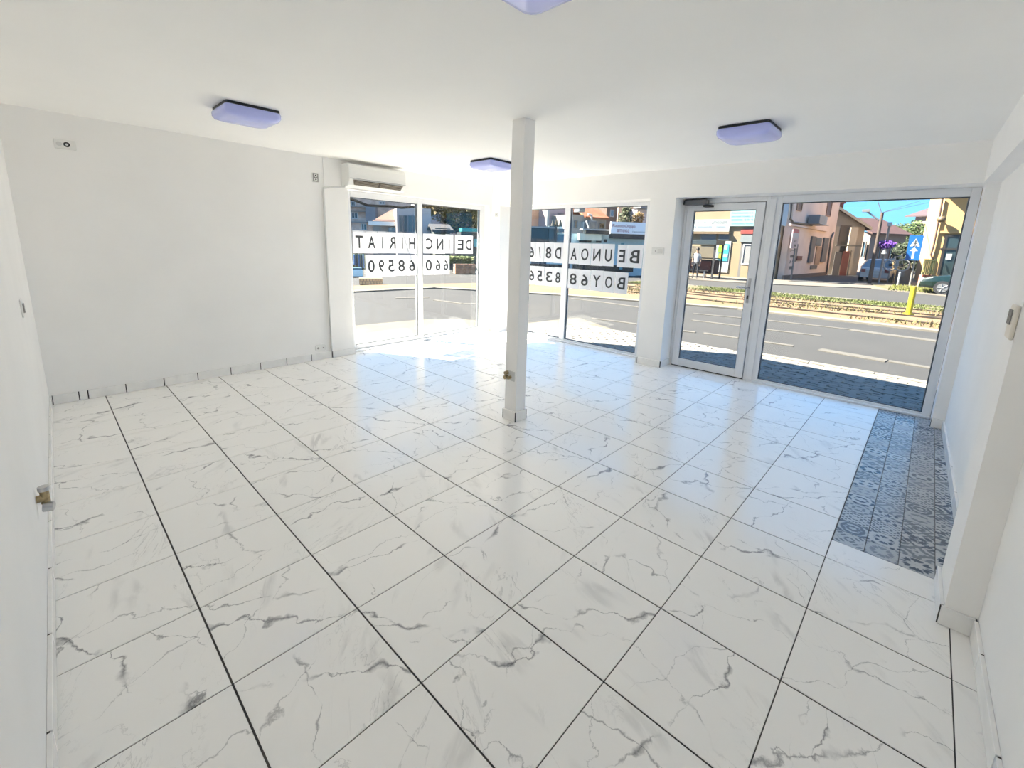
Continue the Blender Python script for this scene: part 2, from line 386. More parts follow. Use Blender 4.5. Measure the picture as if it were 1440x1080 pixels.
struct(room().prism([(Pr(-4.6), -4.6), (Pr(-4.6)+.78, -4.6), (Pr(8.8)+.88, 9.35), (Pr(8.8), 9.35), (Pr(8.8), 8.8)], ZR, H).build('wall_front', WALL), 'white wall band over the street windows and door')
struct(room().prism([(Pr(1.87), 1.87), (Pr(2.6), 2.6), (11.92, 2.6), (11.92, 1.87)], 0, ZR).build('trim_4', WALL), 'white pier beside the glass door')
struct(room().prism([(Pr(-3.84), -3.84), (11.95, -3.84), (11.95, -4.6), (Pr(-4.6), -4.6)], 0, ZR).build('trim_5', WALL), 'white pier in the street corner')
struct(room().prism([(-1.0, Rt(-1)), (Pr(-4.1), Rt(11.2)), (Pr(-4.1), Rt(11.2)-WT), (-1.0, Rt(-1)-WT)], 0, H).build('wall_right', WALL))
struct(room().prism([(-.99, Yp(-1)), (Pr(-3.9), Yp(11.2)), (Pr(-3.9), Rt(11.2)), (-.99, Rt(-1))], ZR, H).build('trim_6', WALL), 'white dropped beam along the right wall')
struct(room().prism([(4.70, Yp(4.7)), (5.33, Yp(5.33)), (5.33, Rt(5.33)), (4.70, Rt(4.7))], 0, ZR).build('trim_7', WALL), 'white pilaster on the right wall')
struct(room().box(-1.4, 12.1, -4.65, 9.4, H, H+.5).build('ceiling', CEIL))
struct(room().box(-1.4, 12.1, -4.65, 9.4, H+.5, ROOF).build('roof', mat('outer_render', (.6, .58, .54), .9)), 'upper part of the shop building')
struct(room().box(5.0, 11.2, 9.36, 10.4, 5.0, 5.3).build('trim_8', PVC), 'canopy over the left shop window outside')
# column
C0, C1, C2, C3 = 5.23, 5.50, 1.98, 2.27
cl = struct(room().box(C0, C1, C2, C3, 0, H).build('column', WALL, bevel=.003), 'square white column in the middle of the room')
cl['category'] = 'column'; del cl['kind']; tag(cl, 'square white column in the middle of the tiled floor', 'column')

# skirting tiles
def skirt(parent_name, label, p, q, zh=.185, th=.03, joints=None, first=1.0, side=1):
    """row of skirting tiles from p to q (tile units); side=+1 puts thickness to the left of p->q"""
    p = Vector((p[0], p[1], 0)); q = Vector((q[0], q[1], 0)); L = (q-p).length; d = (q-p)/L; n = Vector((-d.y, d.x, 0))*side
    root = room().obox(p, d, n, Z, (0, L), (0.001, th*.6), (0.002, zh-.004)).build(parent_name, GROUT); struct(root, label)
    if joints is None:
        joints = [0]; s = first
        while s < L: joints.append(s); s += 1.0
        joints.append(L)
    for a, b in zip(joints, joints[1:]):
        if b-a < .03: continue
        room().obox(p, d, n, Z, (a+.009, b-.009), (0.001, th), (0.003, zh)).build('skirting_tile', SKIRT, root, bevel=.0012, seg=1)
B0 = (Lw(8.6)+.035, Bk(-.7))
jb = [0, .37, .50, 1.08, 1.72, 2.34, 3.01, 3.67, 4.3, 4.95, 5.6]
skirt('baseboard_back', 'white skirting tiles with dark joints along the back wall', B0, (PX0-.02, Bk(PX0)), joints=[j for j in jb if j < PX0-.05-B0[0]]+[PX0-.02-B0[0]], side=-1)
skirt('baseboard_pilaster', 'skirting tile around the pilaster beside the left window', (PX0-.02, Bk(PX0)-.03), (PX1+.03, Bk(PX1)-.03), side=-1, first=5)
skirt('baseboard_left', 'white skirting tiles along the left wall', (Lw(-4), -4), (Lw(8.64), 8.61), side=-1, first=.28+.0)
skirt('baseboard_corner', 'small skirting tile on the sunlit corner pier', (Pr(8.7), 8.66), (Pr(8.4), 8.39), side=-1, first=5)
skirt('baseboard_corner_2', 'skirting tile at the inner corner of the corner pier', (10.93, Bk(10.93)), (Pr(8.8)-.03, Bk(11)), side=-1, first=5)
skirt('baseboard_pier', 'skirting tile on the pier beside the door', (Pr(2.6), 2.62), (Pr(1.87), 1.86), side=-1, first=5, joints=[0, .05, .76])
skirt('baseboard_pier_2', 'skirting tile on the door side of the pier', (Pr(1.87), 1.87), (11.74, 1.87), side=-1, first=5)
skirt('baseboard_front', 'skirting tile on the narrow pier beside the big window', (Pr(-3.84), -3.83), (Pr(-4.08), -4.08), side=-1, first=5)
skirt('baseboard_right', 'white skirting tiles along the patterned floor strip', (Pr(-4.0)-.03, Rt(11.1)), (5.36, Rt(5.36)), side=-1, first=.6)
skirt('baseboard_right_2', 'skirting tiles along the right wall nearest the camera', (4.67, Rt(4.67)), (-.9, Rt(-.9)), side=-1, first=.45)
skirt('baseboard_right_3', 'skirting tile on the front of the right pilaster', (5.40, Yp(5.4)), (4.70, Yp(4.70)), side=-1, first=5)
skirt('baseboard_right_4', 'skirting tile on the side of the right pilaster', (4.70, Yp(4.70)+.03), (4.70, Rt(4.7)+.01), side=-1, first=5)
for a, b in (((C0, C3+.03), (C0, C2-.03)), ((C0-.03, C2), (C1+.03, C2)), ((C1, C2-.03), (C1, C3+.03)), ((C1+.03, C3), (C0-.03, C3))):
    p = Vector((*a, 0)); q = Vector((*b, 0)); d = (q-p).normalized(); n = Vector((d.y, -d.x, 0))
    room().obox(p, d, n, Z, (0.018, (q-p).length-.018), (.001, .03), (.003, .20)).build('skirting_tile', SKIRT, cl, bevel=.0012, seg=1)
room().box(C0-.026, C1+.026, C2-.026, C3+.026, .002, .19).build('skirting_grout', GROUT, cl)

# ------------------------------------------------------------ windows and door
def frame_boxes(mb, o, ax, n, outer, holes, z0, z1, depth):
    """frame bars: outer=(s0,s1) with rectangular holes (s0,s1,z0,z1)"""
    s0, s1 = outer; hs = sorted(holes)
    prev = s0
    for h in hs:
        mb.obox(o, ax, n, Z, (prev, h[0]), depth, (z0, z1)); prev = h[1]
        mb.obox(o, ax, n, Z, (h[0], h[1]), depth, (z0, h[2])); mb.obox(o, ax, n, Z, (h[0], h[1]), depth, (h[3], z1))
    mb.obox(o, ax, n, Z, (prev, s1), depth, (z0, z1))
def shop_window(name, label, o, ax, n, outer, holes, z1, beads=True, z0=.0):
    root = room(); frame_boxes(root, o, ax, n, outer, holes, z0, z1, (0, .16)); r = root.build(name, PVC, bevel=.004); struct(r, label)
    for h in holes:
        room().obox(o, ax, n, Z, (h[0]-.02, h[1]+.02), (.07, .085), (h[2]-.02, h[3]+.02)).build('pane', GLASS, r)
        g = room(); e = .022
        for a, b in (((h[0], h[0]+e), (h[2], h[3])), ((h[1]-e, h[1]), (h[2], h[3])), ((h[0]+e, h[1]-e), (h[2], h[2]+e)), ((h[0]+e, h[1]-e), (h[3]-e, h[3]))):
            g.obox(o, ax, n, Z, a, (.045, .11), b)
        g.build('gasket', MATS.get('gasket') or mat('gasket', (.10, .11, .12), .5), r)
    return r
a1 = Vector((1, .0147, 0)).normalized(); n1 = Vector((-.0147, 1, 0))
W1O = Vector((0, 8.65+.26, 0))
shop_window('window_1', 'two-light white shop window under the air conditioner', W1O, a1, n1, (PX1+.01, 10.92), [(5.66, 7.95, .17, 4.50), (8.13, 10.73, .14, 4.52)], ZR-.005)
a2 = Vector((.0119, -1, 0)).normalized(); n2 = Vector((1, .0119, 0))
W2O = Vector((11.17+.60, 0, 0))
def ys(y): return -y           # distance along a2 for a given y
shop_window('window_2', 'two-light white shop window beside the corner pier', W2O, a2, n2, (ys(8.39), ys(2.61)), [(ys(8.22), ys(5.93), .10, 4.56), (ys(5.72), ys(2.98), .10, 4.56)], ZR-.005)
w3 = shop_window('window_3', 'large clear shop window with a view of the street', W2O, a2, n2, (ys(-.26), ys(-3.83)), [(ys(-.50), ys(-3.69), .085, 4.50)], ZR-.005)
# mullion steps of window 3
room().obox(W2O, a2, n2, Z, (.24, .38), (-.03, -.001), (0.004, 4.60)).build('mullion_cover', PVC, w3, bevel=.003)
# low sill strips in front of the frames
struct(room().obox(W2O, a2, n2, Z, (ys(8.39), ys(2.62)), (-.10, -.002), (0.002, .045)).build('trim_9', PVC, bevel=.004), 'low sill strip of the middle window')
struct(room().obox(W2O, a2, n2, Z, (ys(-.26), ys(-3.83)), (-.10, -.002), (0.002, .045)).build('trim_10', PVC, bevel=.004), 'low sill strip of the big window')
struct(room().obox(W1O, a1, n1, Z, (PX1+.04, 10.92), (-.14, -.002), (0.002, .05)).build('trim_11', PVC, bevel=.004), 'low sill strip of the left window')
# door
d1 = room(); frame_boxes(d1, W2O, a2, n2, (ys(1.86), ys(-.25)), [(ys(1.79), ys(-.16), -.0, 4.55)], 0, ZR-.005, (0, .16))
door = d1.build('door_1', PVC, bevel=.003); struct(door, 'white framed glass shop door')
lf = room(); frame_boxes(lf, W2O, a2, n2, (ys(1.775), ys(-.145)), [(ys(1.60), ys(.05), .24, 4.36)], .03, 4.535, (-.03, .12)); leaf = lf.build('door_leaf', PVC, door, bevel=.004)
gp_ = room(); frame_boxes(gp_, W2O, a2, n2, (ys(1.789), ys(-.159)), [(ys(1.72), ys(-.09), .1, 4.45)], .026, 4.548, (.121, .13)); gp_.build('door_gap_shade', BLACK, door)  # black strips paint in the dark gap between leaf and frame
g = room(); h = (ys(1.60), ys(.05), .24, 4.36); e = .02
for a, b in (((h[0], h[0]+e), (h[2], h[3])), ((h[1]-e, h[1]), (h[2], h[3])), ((h[0]+e, h[1]-e), (h[2], h[2]+e)), ((h[0]+e, h[1]-e), (h[3]-e, h[3]))): g.obox(W2O, a2, n2, Z, a, (.02, .07), b)
g.build('gasket', MATS['gasket'], leaf)
room().obox(W2O, a2, n2, Z, (h[0]-.02, h[1]+.02), (.04, .055), (h[2]-.02, h[3]+.02)).build('pane', GLASS, leaf)
room().obox(W2O, a2, n2, Z, (ys(1.79), ys(-.16)), (-.01, .12), (0.001, .024)).build('threshold', BLACK, door)
hd = room().obox(W2O, a2, n2, Z, (-.005, .055), (-.05, -.031), (2.02, 2.66)); hd.cyl(W2O+a2*.025+n2*-.05+Z*2.42, W2O+a2*.025+n2*-.16+Z*2.42, .022, 10)
hd.cyl(W2O+a2*.025+n2*-.15+Z*2.42, W2O+a2*-.24+n2*-.15+Z*2.42, .022, 10); hd.build('door_handle', CHROME, leaf)
room().obox(W2O, a2, n2, Z, (.005, .045), (-.062, -.05), (2.12, 2.22)).build('keyhole', BLACK, leaf)
cp = empty('door_closer', tuple(W2O+a2*-1.5+n2*-.03+Z*4.48), 'dark grey door closer above the glass door', 'door closer', sc=T)
room().obox(W2O, a2, n2, Z, (-1.80, -1.22), (-.22, -.031), (4.50, 4.64)).build('body', DSTEEL, cp, bevel=.008)
room().obox(W2O, a2, n2, Z, (-1.30, -1.08), (-.20, -.031), (4.44, 4.495)).build('arm', BLACK, cp, bevel=.003)
room().obox(W2O, a2, n2, Z, (-1.83, -1.80), (-.215, -.031), (4.51, 4.63)).build('end_cap', BLACK, cp)

# ------------------------------------------------------------ ceiling lamps
def rsq(cx, cy, h, r, z, n=5):
    out = []
    for qx, qy, a0 in ((1, 1, 0), (-1, 1, 90), (-1, -1, 180), (1, -1, 270)):
        for i in range(n):
            a = math.radians(a0+90*i/(n-1)); out.append((cx+qx*(h-r)+r*math.cos(a), cy+qy*(h-r)+r*math.sin(a), z))
    return out
for cx, cy, lab in ((2.10, 5.48, 'square lilac ceiling lamp nearest the blank back wall'), (8.0, -.71, 'square lilac ceiling lamp in front of the door'),
                    (7.72, 5.38, 'square lilac ceiling lamp beyond the column'), (2.13, -.92, 'square lilac ceiling lamp nearest the camera, cut by the frame top')):
    r = empty('ceiling_lamp', (cx, cy, H), lab, 'lamp', 'square ceiling lamps', sc=T)
    room().loft([rsq(cx, cy, .40, .05, H-.002), rsq(cx, cy, .40, .05, H-.045)], False).build('base_plate', BLACK, r)
    room().loft([rsq(cx, cy, .405, .07, H-.046), rsq(cx, cy, .425, .09, H-.07), rsq(cx, cy, .425, .10, H-.13), rsq(cx, cy, .40, .11, H-.175), rsq(cx, cy, .33, .12, H-.20), rsq(cx, cy, .15, .10, H-.212)], True).build('diffuser', LAMP, r)

# ------------------------------------------------------------ air conditioner
def sec(x, inset=0.0):        # side profile of the unit (y measured out of the wall, z)
    pr = [(0, 4.70), (0, 5.30), (.33, 5.31), (.40, 5.28), (.44, 5.20), (.46, 5.02), (.45, 4.90), (.36, 4.74), (.25, 4.70)]
    return [(x, Bk(x)-.02-d*(1-inset), z+(5.0-z)*inset) for d, z in pr]
ac = empty('air_conditioner', (6.15, 8.7, 4.7), 'white wall split air conditioner above the left window', 'air conditioner', sc=T)
room().loft([sec(5.29, .03), sec(5.31), sec(7.03), sec(7.05, .03)], False).build('housing', PLAST, ac, bevel=.004)
def acp(x, d, z): return (x, Bk(x)-.02-d, z)
room().add([acp(5.40, .452, 4.875), acp(6.95, .452, 4.875), acp(6.90, .375, 4.752), acp(5.45, .375, 4.752)], [(0, 1, 2, 3)]).build('outlet', mat('ac_outlet', (.16, .13, .10), .6), ac)
for k in range(3):
    z = 4.785+k*.03; d = .392+k*.019
    room().obox(Vector(acp(5.46+k*.0, d+.006, z)), Vector((1, .0147, 0)), Vector((0, -1, -.5)), Z, (0, 1.42), (0, .02), (0, .012)).build('louvre', mat('louvre', (.45, .40, .33), .5), ac)
room().obox(Vector(acp(6.16, .40, 4.76)), Vector((1, .0147, 0)), Vector((0, -1, 0)), Vector((0, -.55, 1)), (0, .045), (0, .02), (0, .10)).build('divider', mat('ac_divider', (.12, .10, .09), .6), ac)
room().obox(Vector(acp(5.31, .459, 4.905)), Vector((1, .0147, 0)), Vector((0, -1, 0)), Z, (0, 1.72), (0, .006), (0, .012)).build('panel_seam', mat('seam_grey', (.35, .36, .38), .5), ac)
pth = [Vector(acp(5.32, .18, 4.74)), Vector(acp(5.28, .14, 4.69)), Vector(acp(4.95, .02+.03, 4.66)), Vector(acp(4.77, .0+.035, 4.62)), Vector(acp(4.755, .0+.03, 4.5)), Vector(acp(4.76, .0+.028, 2.5)), Vector(acp(4.765, .0+.028, .2))]
tag(room().tube(pth, .026, 8).build('wall_conduit', PLAST2), 'thin grey-white conduit running from the air conditioner down to the skirting', 'pipe')

# ------------------------------------------------------------ sockets and switches
def plate(name, label, cat, o, ax, n, w, h, th=.03, m=None, rnd=.006):
    r = empty(name, tuple(o), label, cat, sc=T); room().obox(Vector(o), ax, n, Z, (-w/2, w/2), (.001, th), (-h/2, h/2)).build('face_plate', m or PLAST, r, bevel=rnd, seg=3); return r
def disc(r, name, o, n, rad, d0, d1, m): room().cyl(Vector(o)+n*d0, Vector(o)+n*d1, rad, 14).build(name, m, r)
nb = Vector((.0147, -1, 0)); o = (0.0, Bk(0), 4.86)
r = plate('wall_socket', 'high double socket plate near the left corner of the back wall', 'socket', o, a1, nb, .29, .17)
disc(r, 'socket_hole', Vector(o)+a1*.02, nb, .045, .031, .036, BLACK); disc(r, 'pin_hole', Vector(o)+a1*.02, nb, .02, .037, .040, PLAST2)
disc(r, 'blank_insert', Vector(o)-a1*.08, nb, .04, .031, .034, PLAST2)
o = (4.585, Bk(4.6), 4.86)
r = plate('wall_socket', 'small high socket with dark twin outlets beside the air conditioner', 'socket', o, a1, nb, .17, .24)
room().obox(Vector(o), a1, nb, Z, (-.07, .07), (.031, .035), (-.105, .105)).build('inner_frame', mat('inner_grey', (.30, .29, .28), .5), r)
for dz in (-.05, .05): disc(r, 'outlet', Vector(o)+Z*dz, nb, .042, .036, .041, PLAST); disc(r, 'hole', Vector(o)+Z*dz, nb, .02, .042, .044, BLACK)
o = (4.47, Bk(4.47), .33)
r = empty('wall_socket', o, 'oval low double outlet above the back skirting', 'socket', sc=T)
m_ = room()
ring = [Vector(o)+a1*(.15*math.copysign(abs(math.cos(t))**.6, math.cos(t)))+Z*(.10*math.copysign(abs(math.sin(t))**.8, math.sin(t))) for t in [2*math.pi*i/24 for i in range(24)]]
m_.loft([[p+nb*.001 for p in ring], [p+nb*.03 for p in ring]], False); m_.build('face_plate', PLAST, r, bevel=.003)
disc(r, 'hole', Vector(o)-a1*.075, nb, .03, .031, .034, mat('inner_grey', (.3, .29, .28))); disc(r, 'hole', Vector(o)+a1*.07, nb, .02, .031, .034, mat('inner_grey', (.3, .29, .28)))
nl = Vector((1, 0, 0)); al = Vector((.0193, 1, 0)).normalized()
r = plate('light_switch', 'thin edge-on switch plate on the left wall', 'switch', (Lw(5.5), 5.5, 2.27), al, nl, .2, .24, .02)
room().obox(Vector((Lw(5.5), 5.5, 2.27)), al, nl, Z, (-.05, .05), (.021, .035), (-.06, .06)).build('rocker', mat('inner_grey', (.3, .29, .28)), r)
o = Vector((Lw(2.5), 2.5, .80))
r = empty('water_valve', tuple(o), 'brass twin water pipe stubs sticking out of the left wall', 'valve', sc=T)
room().cyl(o+nl*.002, o+nl*.075, .035, 12).build('pipe_stub', BRASS, r)
room().cyl(o+nl*.06+Z*-.055, o+nl*.06+Z*.075, .034, 12).build('valve_body', BRASS, r)
room().cyl(o+nl*.06+Z*.076, o+nl*.06+Z*.115, .043, 12).build('cap', CHROME, r)
room().cyl(o+nl*.04+Z*-.08-al*.03, o+nl*.11+Z*-.085-al*.05, .045, 12).build('cap', CHROME, r)
o = Vector((C0, 2.14, .89))
r = empty('water_valve', tuple(o), 'small brass pipe stubs on the base of the column', 'valve', sc=T)
ncx = Vector((-1, 0, 0))
room().obox(o, Y, ncx, Z, (-.12, .12), (.001, .012), (-.10, .09)).build('plate', PLAST2, r, bevel=.002)
for dy, dz, rr in ((.06, .045, .035), (.07, -.04, .038), (-.02, -.03, .03)): room().cyl(o+Y*dy+Z*dz+ncx*.013, o+Y*dy+Z*dz+ncx*.085, rr, 12).build('pipe_stub', BRASS, r)
npx = Vector((-1, -.0119, 0)); o = Vector((Pr(2.24), 2.24, 3.26))
r = plate('light_switch', 'white double switch plate on the pier beside the door', 'switch', tuple(o), Vector((0, 1, 0)), npx, .36, .20)
room().obox(o, Y, npx, Z, (-.15, .0), (.031, .04), (-.06, .06)).build('rocker', PLAST2, r, bevel=.002); room().obox(o, Y, npx, Z, (.03, .15), (.031, .036), (-.06, .06)).build('rocker', PLAST, r, bevel=.002)
disc(r, 'indicator', o+Y*.06, npx, .012, .041, .044, BLACK)
o = Vector((Pr(8.55), 8.56, 4.36))
r = plate('wall_socket', 'little plate high on the sunlit corner pier', 'socket', tuple(o), Y, npx, .16, .14, m=PLAST2)
disc(r, 'hole', o, npx, .03, .031, .034, mat('inner_grey', (.3, .29, .28)))
o = Vector((4.83, Yp(4.83), 2.82)); nr = Vector((-.02, 1, 0)); ar = Vector((1, .02, 0))
r = plate('wall_socket', 'cream socket plate with dark slots on the right pilaster', 'socket', tuple(o), ar, nr, .24, .28, m=mat('cream_plastic', (.78, .72, .64), .4))
for dx in (-.045, .01, .065): room().obox(o, ar, nr, Z, (dx, dx+.03), (.031, .04), (-.02, .10)).build('slot', mat('inner_grey', (.3, .29, .28)), r)

# ------------------------------------------------------------ lettered paper sheets
def sheets(o, ax, n, rows, rowname, winname, dist=.02):
    for z0, z1, items, rn, grp in rows:
        for k, (s0, s1, ch, lab) in enumerate(items):
            tilt = random.uniform(-.008, .008)
            mb = room(); dz = random.uniform(-.008, .008)
            d = .028+.005*(k % 2)
            P = lambda s, z, q=0: o+ax*s+n*(d+q)+Z*z
            bow = .004
            cols = [s0+.004, (s0+s1)/2, s1-.004]; zz = [z0+dz, (z0+z1)/2, z1+dz+tilt]
            vs = []
            for q in (0, .0015):
                for z in zz:
                    for i, s in enumerate(cols): vs.append(P(s, z, -(bow if i == 1 else 0)-q))
            fs = []
            for b in (0, 9):
                for i in range(2):
                    for j in range(2):
                        f = (b+i*3+j, b+i*3+j+1, b+i*3+j+4, b+i*3+j+3); fs.append(f if b else f[::-1])
            edge = [0, 1, 2, 5, 8, 7, 6, 3]
            for a, b in zip(edge, edge[1:]+edge[:1]): fs.append((a, b, b+9, a+9))
            mb.add(vs, fs)
            sh = mb.build('paper_sheet', PAPER); tag(sh, lab, 'paper sheet', grp)
            w = s1-s0; hh = z1-z0
            txt = room()
            if ch == '/': lw, lx = .25*w, .38*w
            elif ch == 'I': lw, lx = .085*w, .45*w
            elif len(ch) > 1: lw, lx = .78*w, .12*w
            else: lw, lx = min(.60*w, .32), None
            if lx is None: lx = (w-lw)/2
            cs_ = list(ch)[::-1]
            for ci, c_ in enumerate(cs_):
                txt = room(); gap = .16*lw if len(cs_) > 1 else 0; cw = (lw-gap*(len(cs_)-1))/len(cs_)
                text(txt, c_, P(s0+lx+ci*(cw+gap), z0+hh*.21, -.012), ax, Z, -n, cw, hh*.56, mirror=True); txt.build('lettering', INK, sh)
WORDS = {'0': 'zero', '9': 'nine', '5': 'five', '8': 'eight', '6': 'six', '3': 'three', '/': 'slash'}
def mk(seq, rowword, win):
    out = []
    q = lambda c: WORDS.get(c, c)
    for i, (a, b, c) in enumerate(seq):
        pv = ('after '+q(seq[i-1][2])) if i else 'first in line'
        nx = ('before '+q(seq[i+1][2])) if i+1 < len(seq) else 'last in line'
        out.append((a, b, c, 'white sheet with mirrored %s, %s, %s, %s row of the %s' % (q(c), pv, nx, rowword, win)))
    return out
r1 = [(5.70, 6.10, 'T'), (6.10, 6.50, 'A'), (6.50, 6.81, 'I'), (6.81, 7.21, 'R'), (7.21, 7.55, 'I'), (7.55, 7.93, 'H'), (8.18, 8.65, 'C'), (8.65, 9.11, 'N'), (9.11, 9.46, 'I'), (9.55, 10.40, 'DE')]
r2 = [(6.08, 6.45, '0'), (6.45, 6.77, '9'), (6.77, 7.13, '5'), (7.13, 7.53, '8'), (7.53, 7.92, '6'), (8.18, 8.61, '0'), (8.61, 8.96, '6'), (8.96, 9.30, '6')]
sheets(W1O, a1, n1, [(2.93, 3.58, mk(r1, 'upper', 'left window'), '', 'letter sheets in the left window'), (2.22, 2.87, mk(r2, 'lower', 'left window'), '', 'number sheets in the left window')], '', '')
q1 = [(-7.9, -7.54, 'G'), (-7.54, -7.17, '6'), (-7.17, -6.78, '/'), (-6.78, -6.37, '8'), (-6.37, -5.94, 'D'), (-5.70, -5.29, 'A'), (-5.29, -4.82, 'O'), (-4.82, -4.37, 'N'), (-4.37, -3.96, 'U'), (-3.86, -3.52, 'E'), (-3.52, -3.0, 'B')]
q2 = [(-7.9, -7.50, '8'), (-7.50, -7.12, '6'), (-7.12, -6.73, '5'), (-6.73, -6.28, '3'), (-6.28, -5.94, '8'), (-5.70, -5.23, '8'), (-5.23, -4.78, '6'), (-4.78, -4.30, 'Y'), (-4.30, -3.87, 'O'), (-3.87, -3.42, 'B')]
sheets(W2O, a2, n2, [(2.73, 3.42, mk(q1, 'upper', 'middle window'), '', 'letter sheets in the middle window'), (1.90, 2.57, mk(q2, 'lower', 'middle window'), '', 'number sheets in the middle window')], '', '')

# ================================================================= STREET (metres)
ALB[0] = .22
ASPH = mat('asphalt', (.105, .10, .097), .9, noise=.12, nscale=1.3, bump=.2, bscale=40)
PAVE = mat('pavement_concrete', (.40, .34, .25), .9, noise=.14, nscale=2.0, bump=.1, bscale=30)
PAVER = mat('paver_concrete', (.72, .66, .58), .85, noise=.18, nscale=3, bump=.15, bscale=30)
KERB = mat('kerb_stone', (.58, .52, .42), .9, noise=.1, nscale=4)
DIRT = mat('tram_bed_dirt', (.62, .38, .20), .95, c2=(.46, .30, .14), nscale=.9, bump=.3, bscale=8)
GRASSG = mat('verge_ground', (.30, .30, .10), .95, c2=(.44, .33, .16), nscale=1.2)
PAINT = mat('road_paint', (.34, .31, .26), .8, noise=.15, nscale=5)
RAIL = mat('rail_steel', (.20, .14, .10), .5, metal=.3)
def M1(): return MB(1.0)
def sbuild(mb, name, m, label): return struct(mb.build(name, m), label)
sbuild(M1().box(-60, 150, -90, 120, GZ-.6, GZ-.025), 'street_ground', ASPH, 'grey asphalt of the streets and junction')
near = [(-8, 4.3), (5.46, 4.3), (5.46, -14), (7.72, -14), (7.76, .6), (7.56, 1.8), (7.62, 3.0), (8.35, 4.45), (7.35, 4.62), (6.72, 4.72), (6.3, 5.2), (5.95, 6.0), (5.2, 6.42), (3.8, 6.58), (-8, 6.7)]
sbuild(M1().prism(near, GZ-.3, GZ-.012), 'pavement_near', mat('paver_joint', (.16, .14, .12), .95), 'dark joint bed of the pavement in front of the shop')
PVX0, PVN, PVS, PVX = 5.52, 19, .213, .1121
fill = [(-8, 4.33), (5.46, 4.33), (5.6, 3.9), (PVX0+PVN*PVX, 3.9), (7.62, 3.0), (8.3, 4.42), (7.35, 4.58), (6.70, 4.69), (6.26, 5.17), (5.92, 5.96), (5.18, 6.38), (3.8, 6.54), (-8, 6.66)]
sbuild(M1().prism(fill, GZ-.012, GZ), 'pavement_corner', PAVE, 'sunlit pale pavement at the street corner')
# individual interlocking pavers in front of door and window
def paver_shape():
    a = PVS/2-.006; w_ = .016
    pts = []
    for k in range(6): t = k/6; pts.append((-a+2*a*t, -a+w_*math.sin(t*2*math.pi)))
    for k in range(6): t = k/6; pts.append((a+w_*math.sin(t*2*math.pi), -a+2*a*t))
    for k in range(6): t = k/6; pts.append((a-2*a*t, a-w_*math.sin(t*2*math.pi)*-1))
    for k in range(6): t = k/6; pts.append((-a-w_*math.sin(t*2*math.pi)*-1, a-2*a*t))
    return pts
ph = paver_shape()
ps = [((p[0])*(PVX-.010)/(PVS-.012), p[1]) for p in ph]
pmb = M1(); n = len(ps)
pmb.add([(p[0], p[1], -.011) for p in ps]+[(p[0]*.985, p[1]*.985, 0) for p in ps], [tuple(range(n, 2*n))]+[(i, (i+1) % n, n+(i+1) % n, n+i) for i in range(n)])
pme = pmb.mesh('paver', PAVER)
pv = bpy.data.objects['pavement_near']; po = ORG['pavement_near']
for i in range(PVN):
    for j in range(15):
        o = bpy.data.objects.new('paver', pme); COL.objects.link(o); o.parent = pv
        o.location = Vector((PVX0+(i+.5)*PVX, -2.06+(j+.5+.5*(i % 2))*PVS, GZ+random.uniform(-.003, .003)))-po
        o.rotation_euler = (random.uniform(-.012, .012), random.uniform(-.012, .012), random.choice((0, math.pi))+random.uniform(-.02, .02))
rest = M1()
for j in list(range(-57, 0))+list(range(15, 28)):
    for i in range(PVN):
        x = PVX0+i*PVX; y = -2.06+(j+.5*(i % 2))*PVS; k_ = random.uniform(-.003, .003)
        rest.add([(x+PVX/2+p[0], y+PVS/2+p[1], GZ-.011) for p in ps]+[(x+PVX/2+p[0]*.98, y+PVS/2+p[1]*.98, GZ+k_) for p in ps], [tuple(range(n, 2*n))]+[(q, (q+1) % n, n+(q+1) % n, n+q) for q in range(n)])
tag(rest.build('paver_field', PAVER, pv), kind='stuff')
# kerb stones along the near pavement
kb = M1(); kr = sbuild(M1().box(7.66, 7.80, -14, .5, GZ-.3, GZ-.02), 'kerb_near', KERB, 'low kerb along the near pavement')
for j in range(14): M1().box(7.655, 7.805, .45-(j+1)*.8+.006, .45-j*.8-.006, GZ-.02, GZ+.006).build('kerb_stone', KERB, kr)
# tram reserve
isl = [(13.75, -80), (13.75, 2.5), (12.9, 5.0), (11.8, 8.0), (9.6, 11.8), (6, 12.1), (-12, 12.3), (-12, 13.6), (8, 13.6), (13.5, 12), (16, 10.5), (19.3, 9.5), (19.3, -80)]
rs = sbuild(M1().prism(isl, GZ-.4, GZ+.012), 'tram_bed', DIRT, 'sandy tram reserve between the two roads')
def strip_along(pts, wd, z0, z1, mb):
    for a, b in zip(pts, pts[1:]):
        p = Vector((*a, 0)); q = Vector((*b, 0)); d = (q-p); L = d.length; d = d/L; n_ = Vector((-d.y, d.x, 0))
        mb.obox(p, d, n_, Z, (0, L), (-wd/2, wd/2), (z0, z1))
    return mb
sbuild(strip_along([(13.75, -60), (13.75, 2.5), (12.9, 5.0), (11.8, 8.0), (9.6, 11.8), (6, 12.1), (-12, 12.3)], .35, GZ-.1, GZ+.02, M1()), 'kerb_far', KERB, 'pale kerb on the far side of the near road')
sbuild(M1().box(18.6, 20.3, -80, 9.3, GZ-.3, GZ+.035), 'grass_verge', GRASSG, 'grassy verge beyond the tram tracks')
sbuild(M1().box(20.3, 20.5, -80, 9.3, GZ-.3, GZ+.05), 'kerb_verge', KERB, 'kerb between grass verge and far road')
for x, lab in ((14.9, 'nearest dark tram rail in the sandy reserve'), (16.35, 'second tram rail from the near road'), (17.2, 'third tram rail from the near road'), (18.5, 'tram rail beside the grass verge')):
    tag(M1().box(x-.035, x+.035, -80, 9.0, GZ+.02, GZ+.05).build('tram_rail', RAIL), lab, 'rail', 'tram rails')
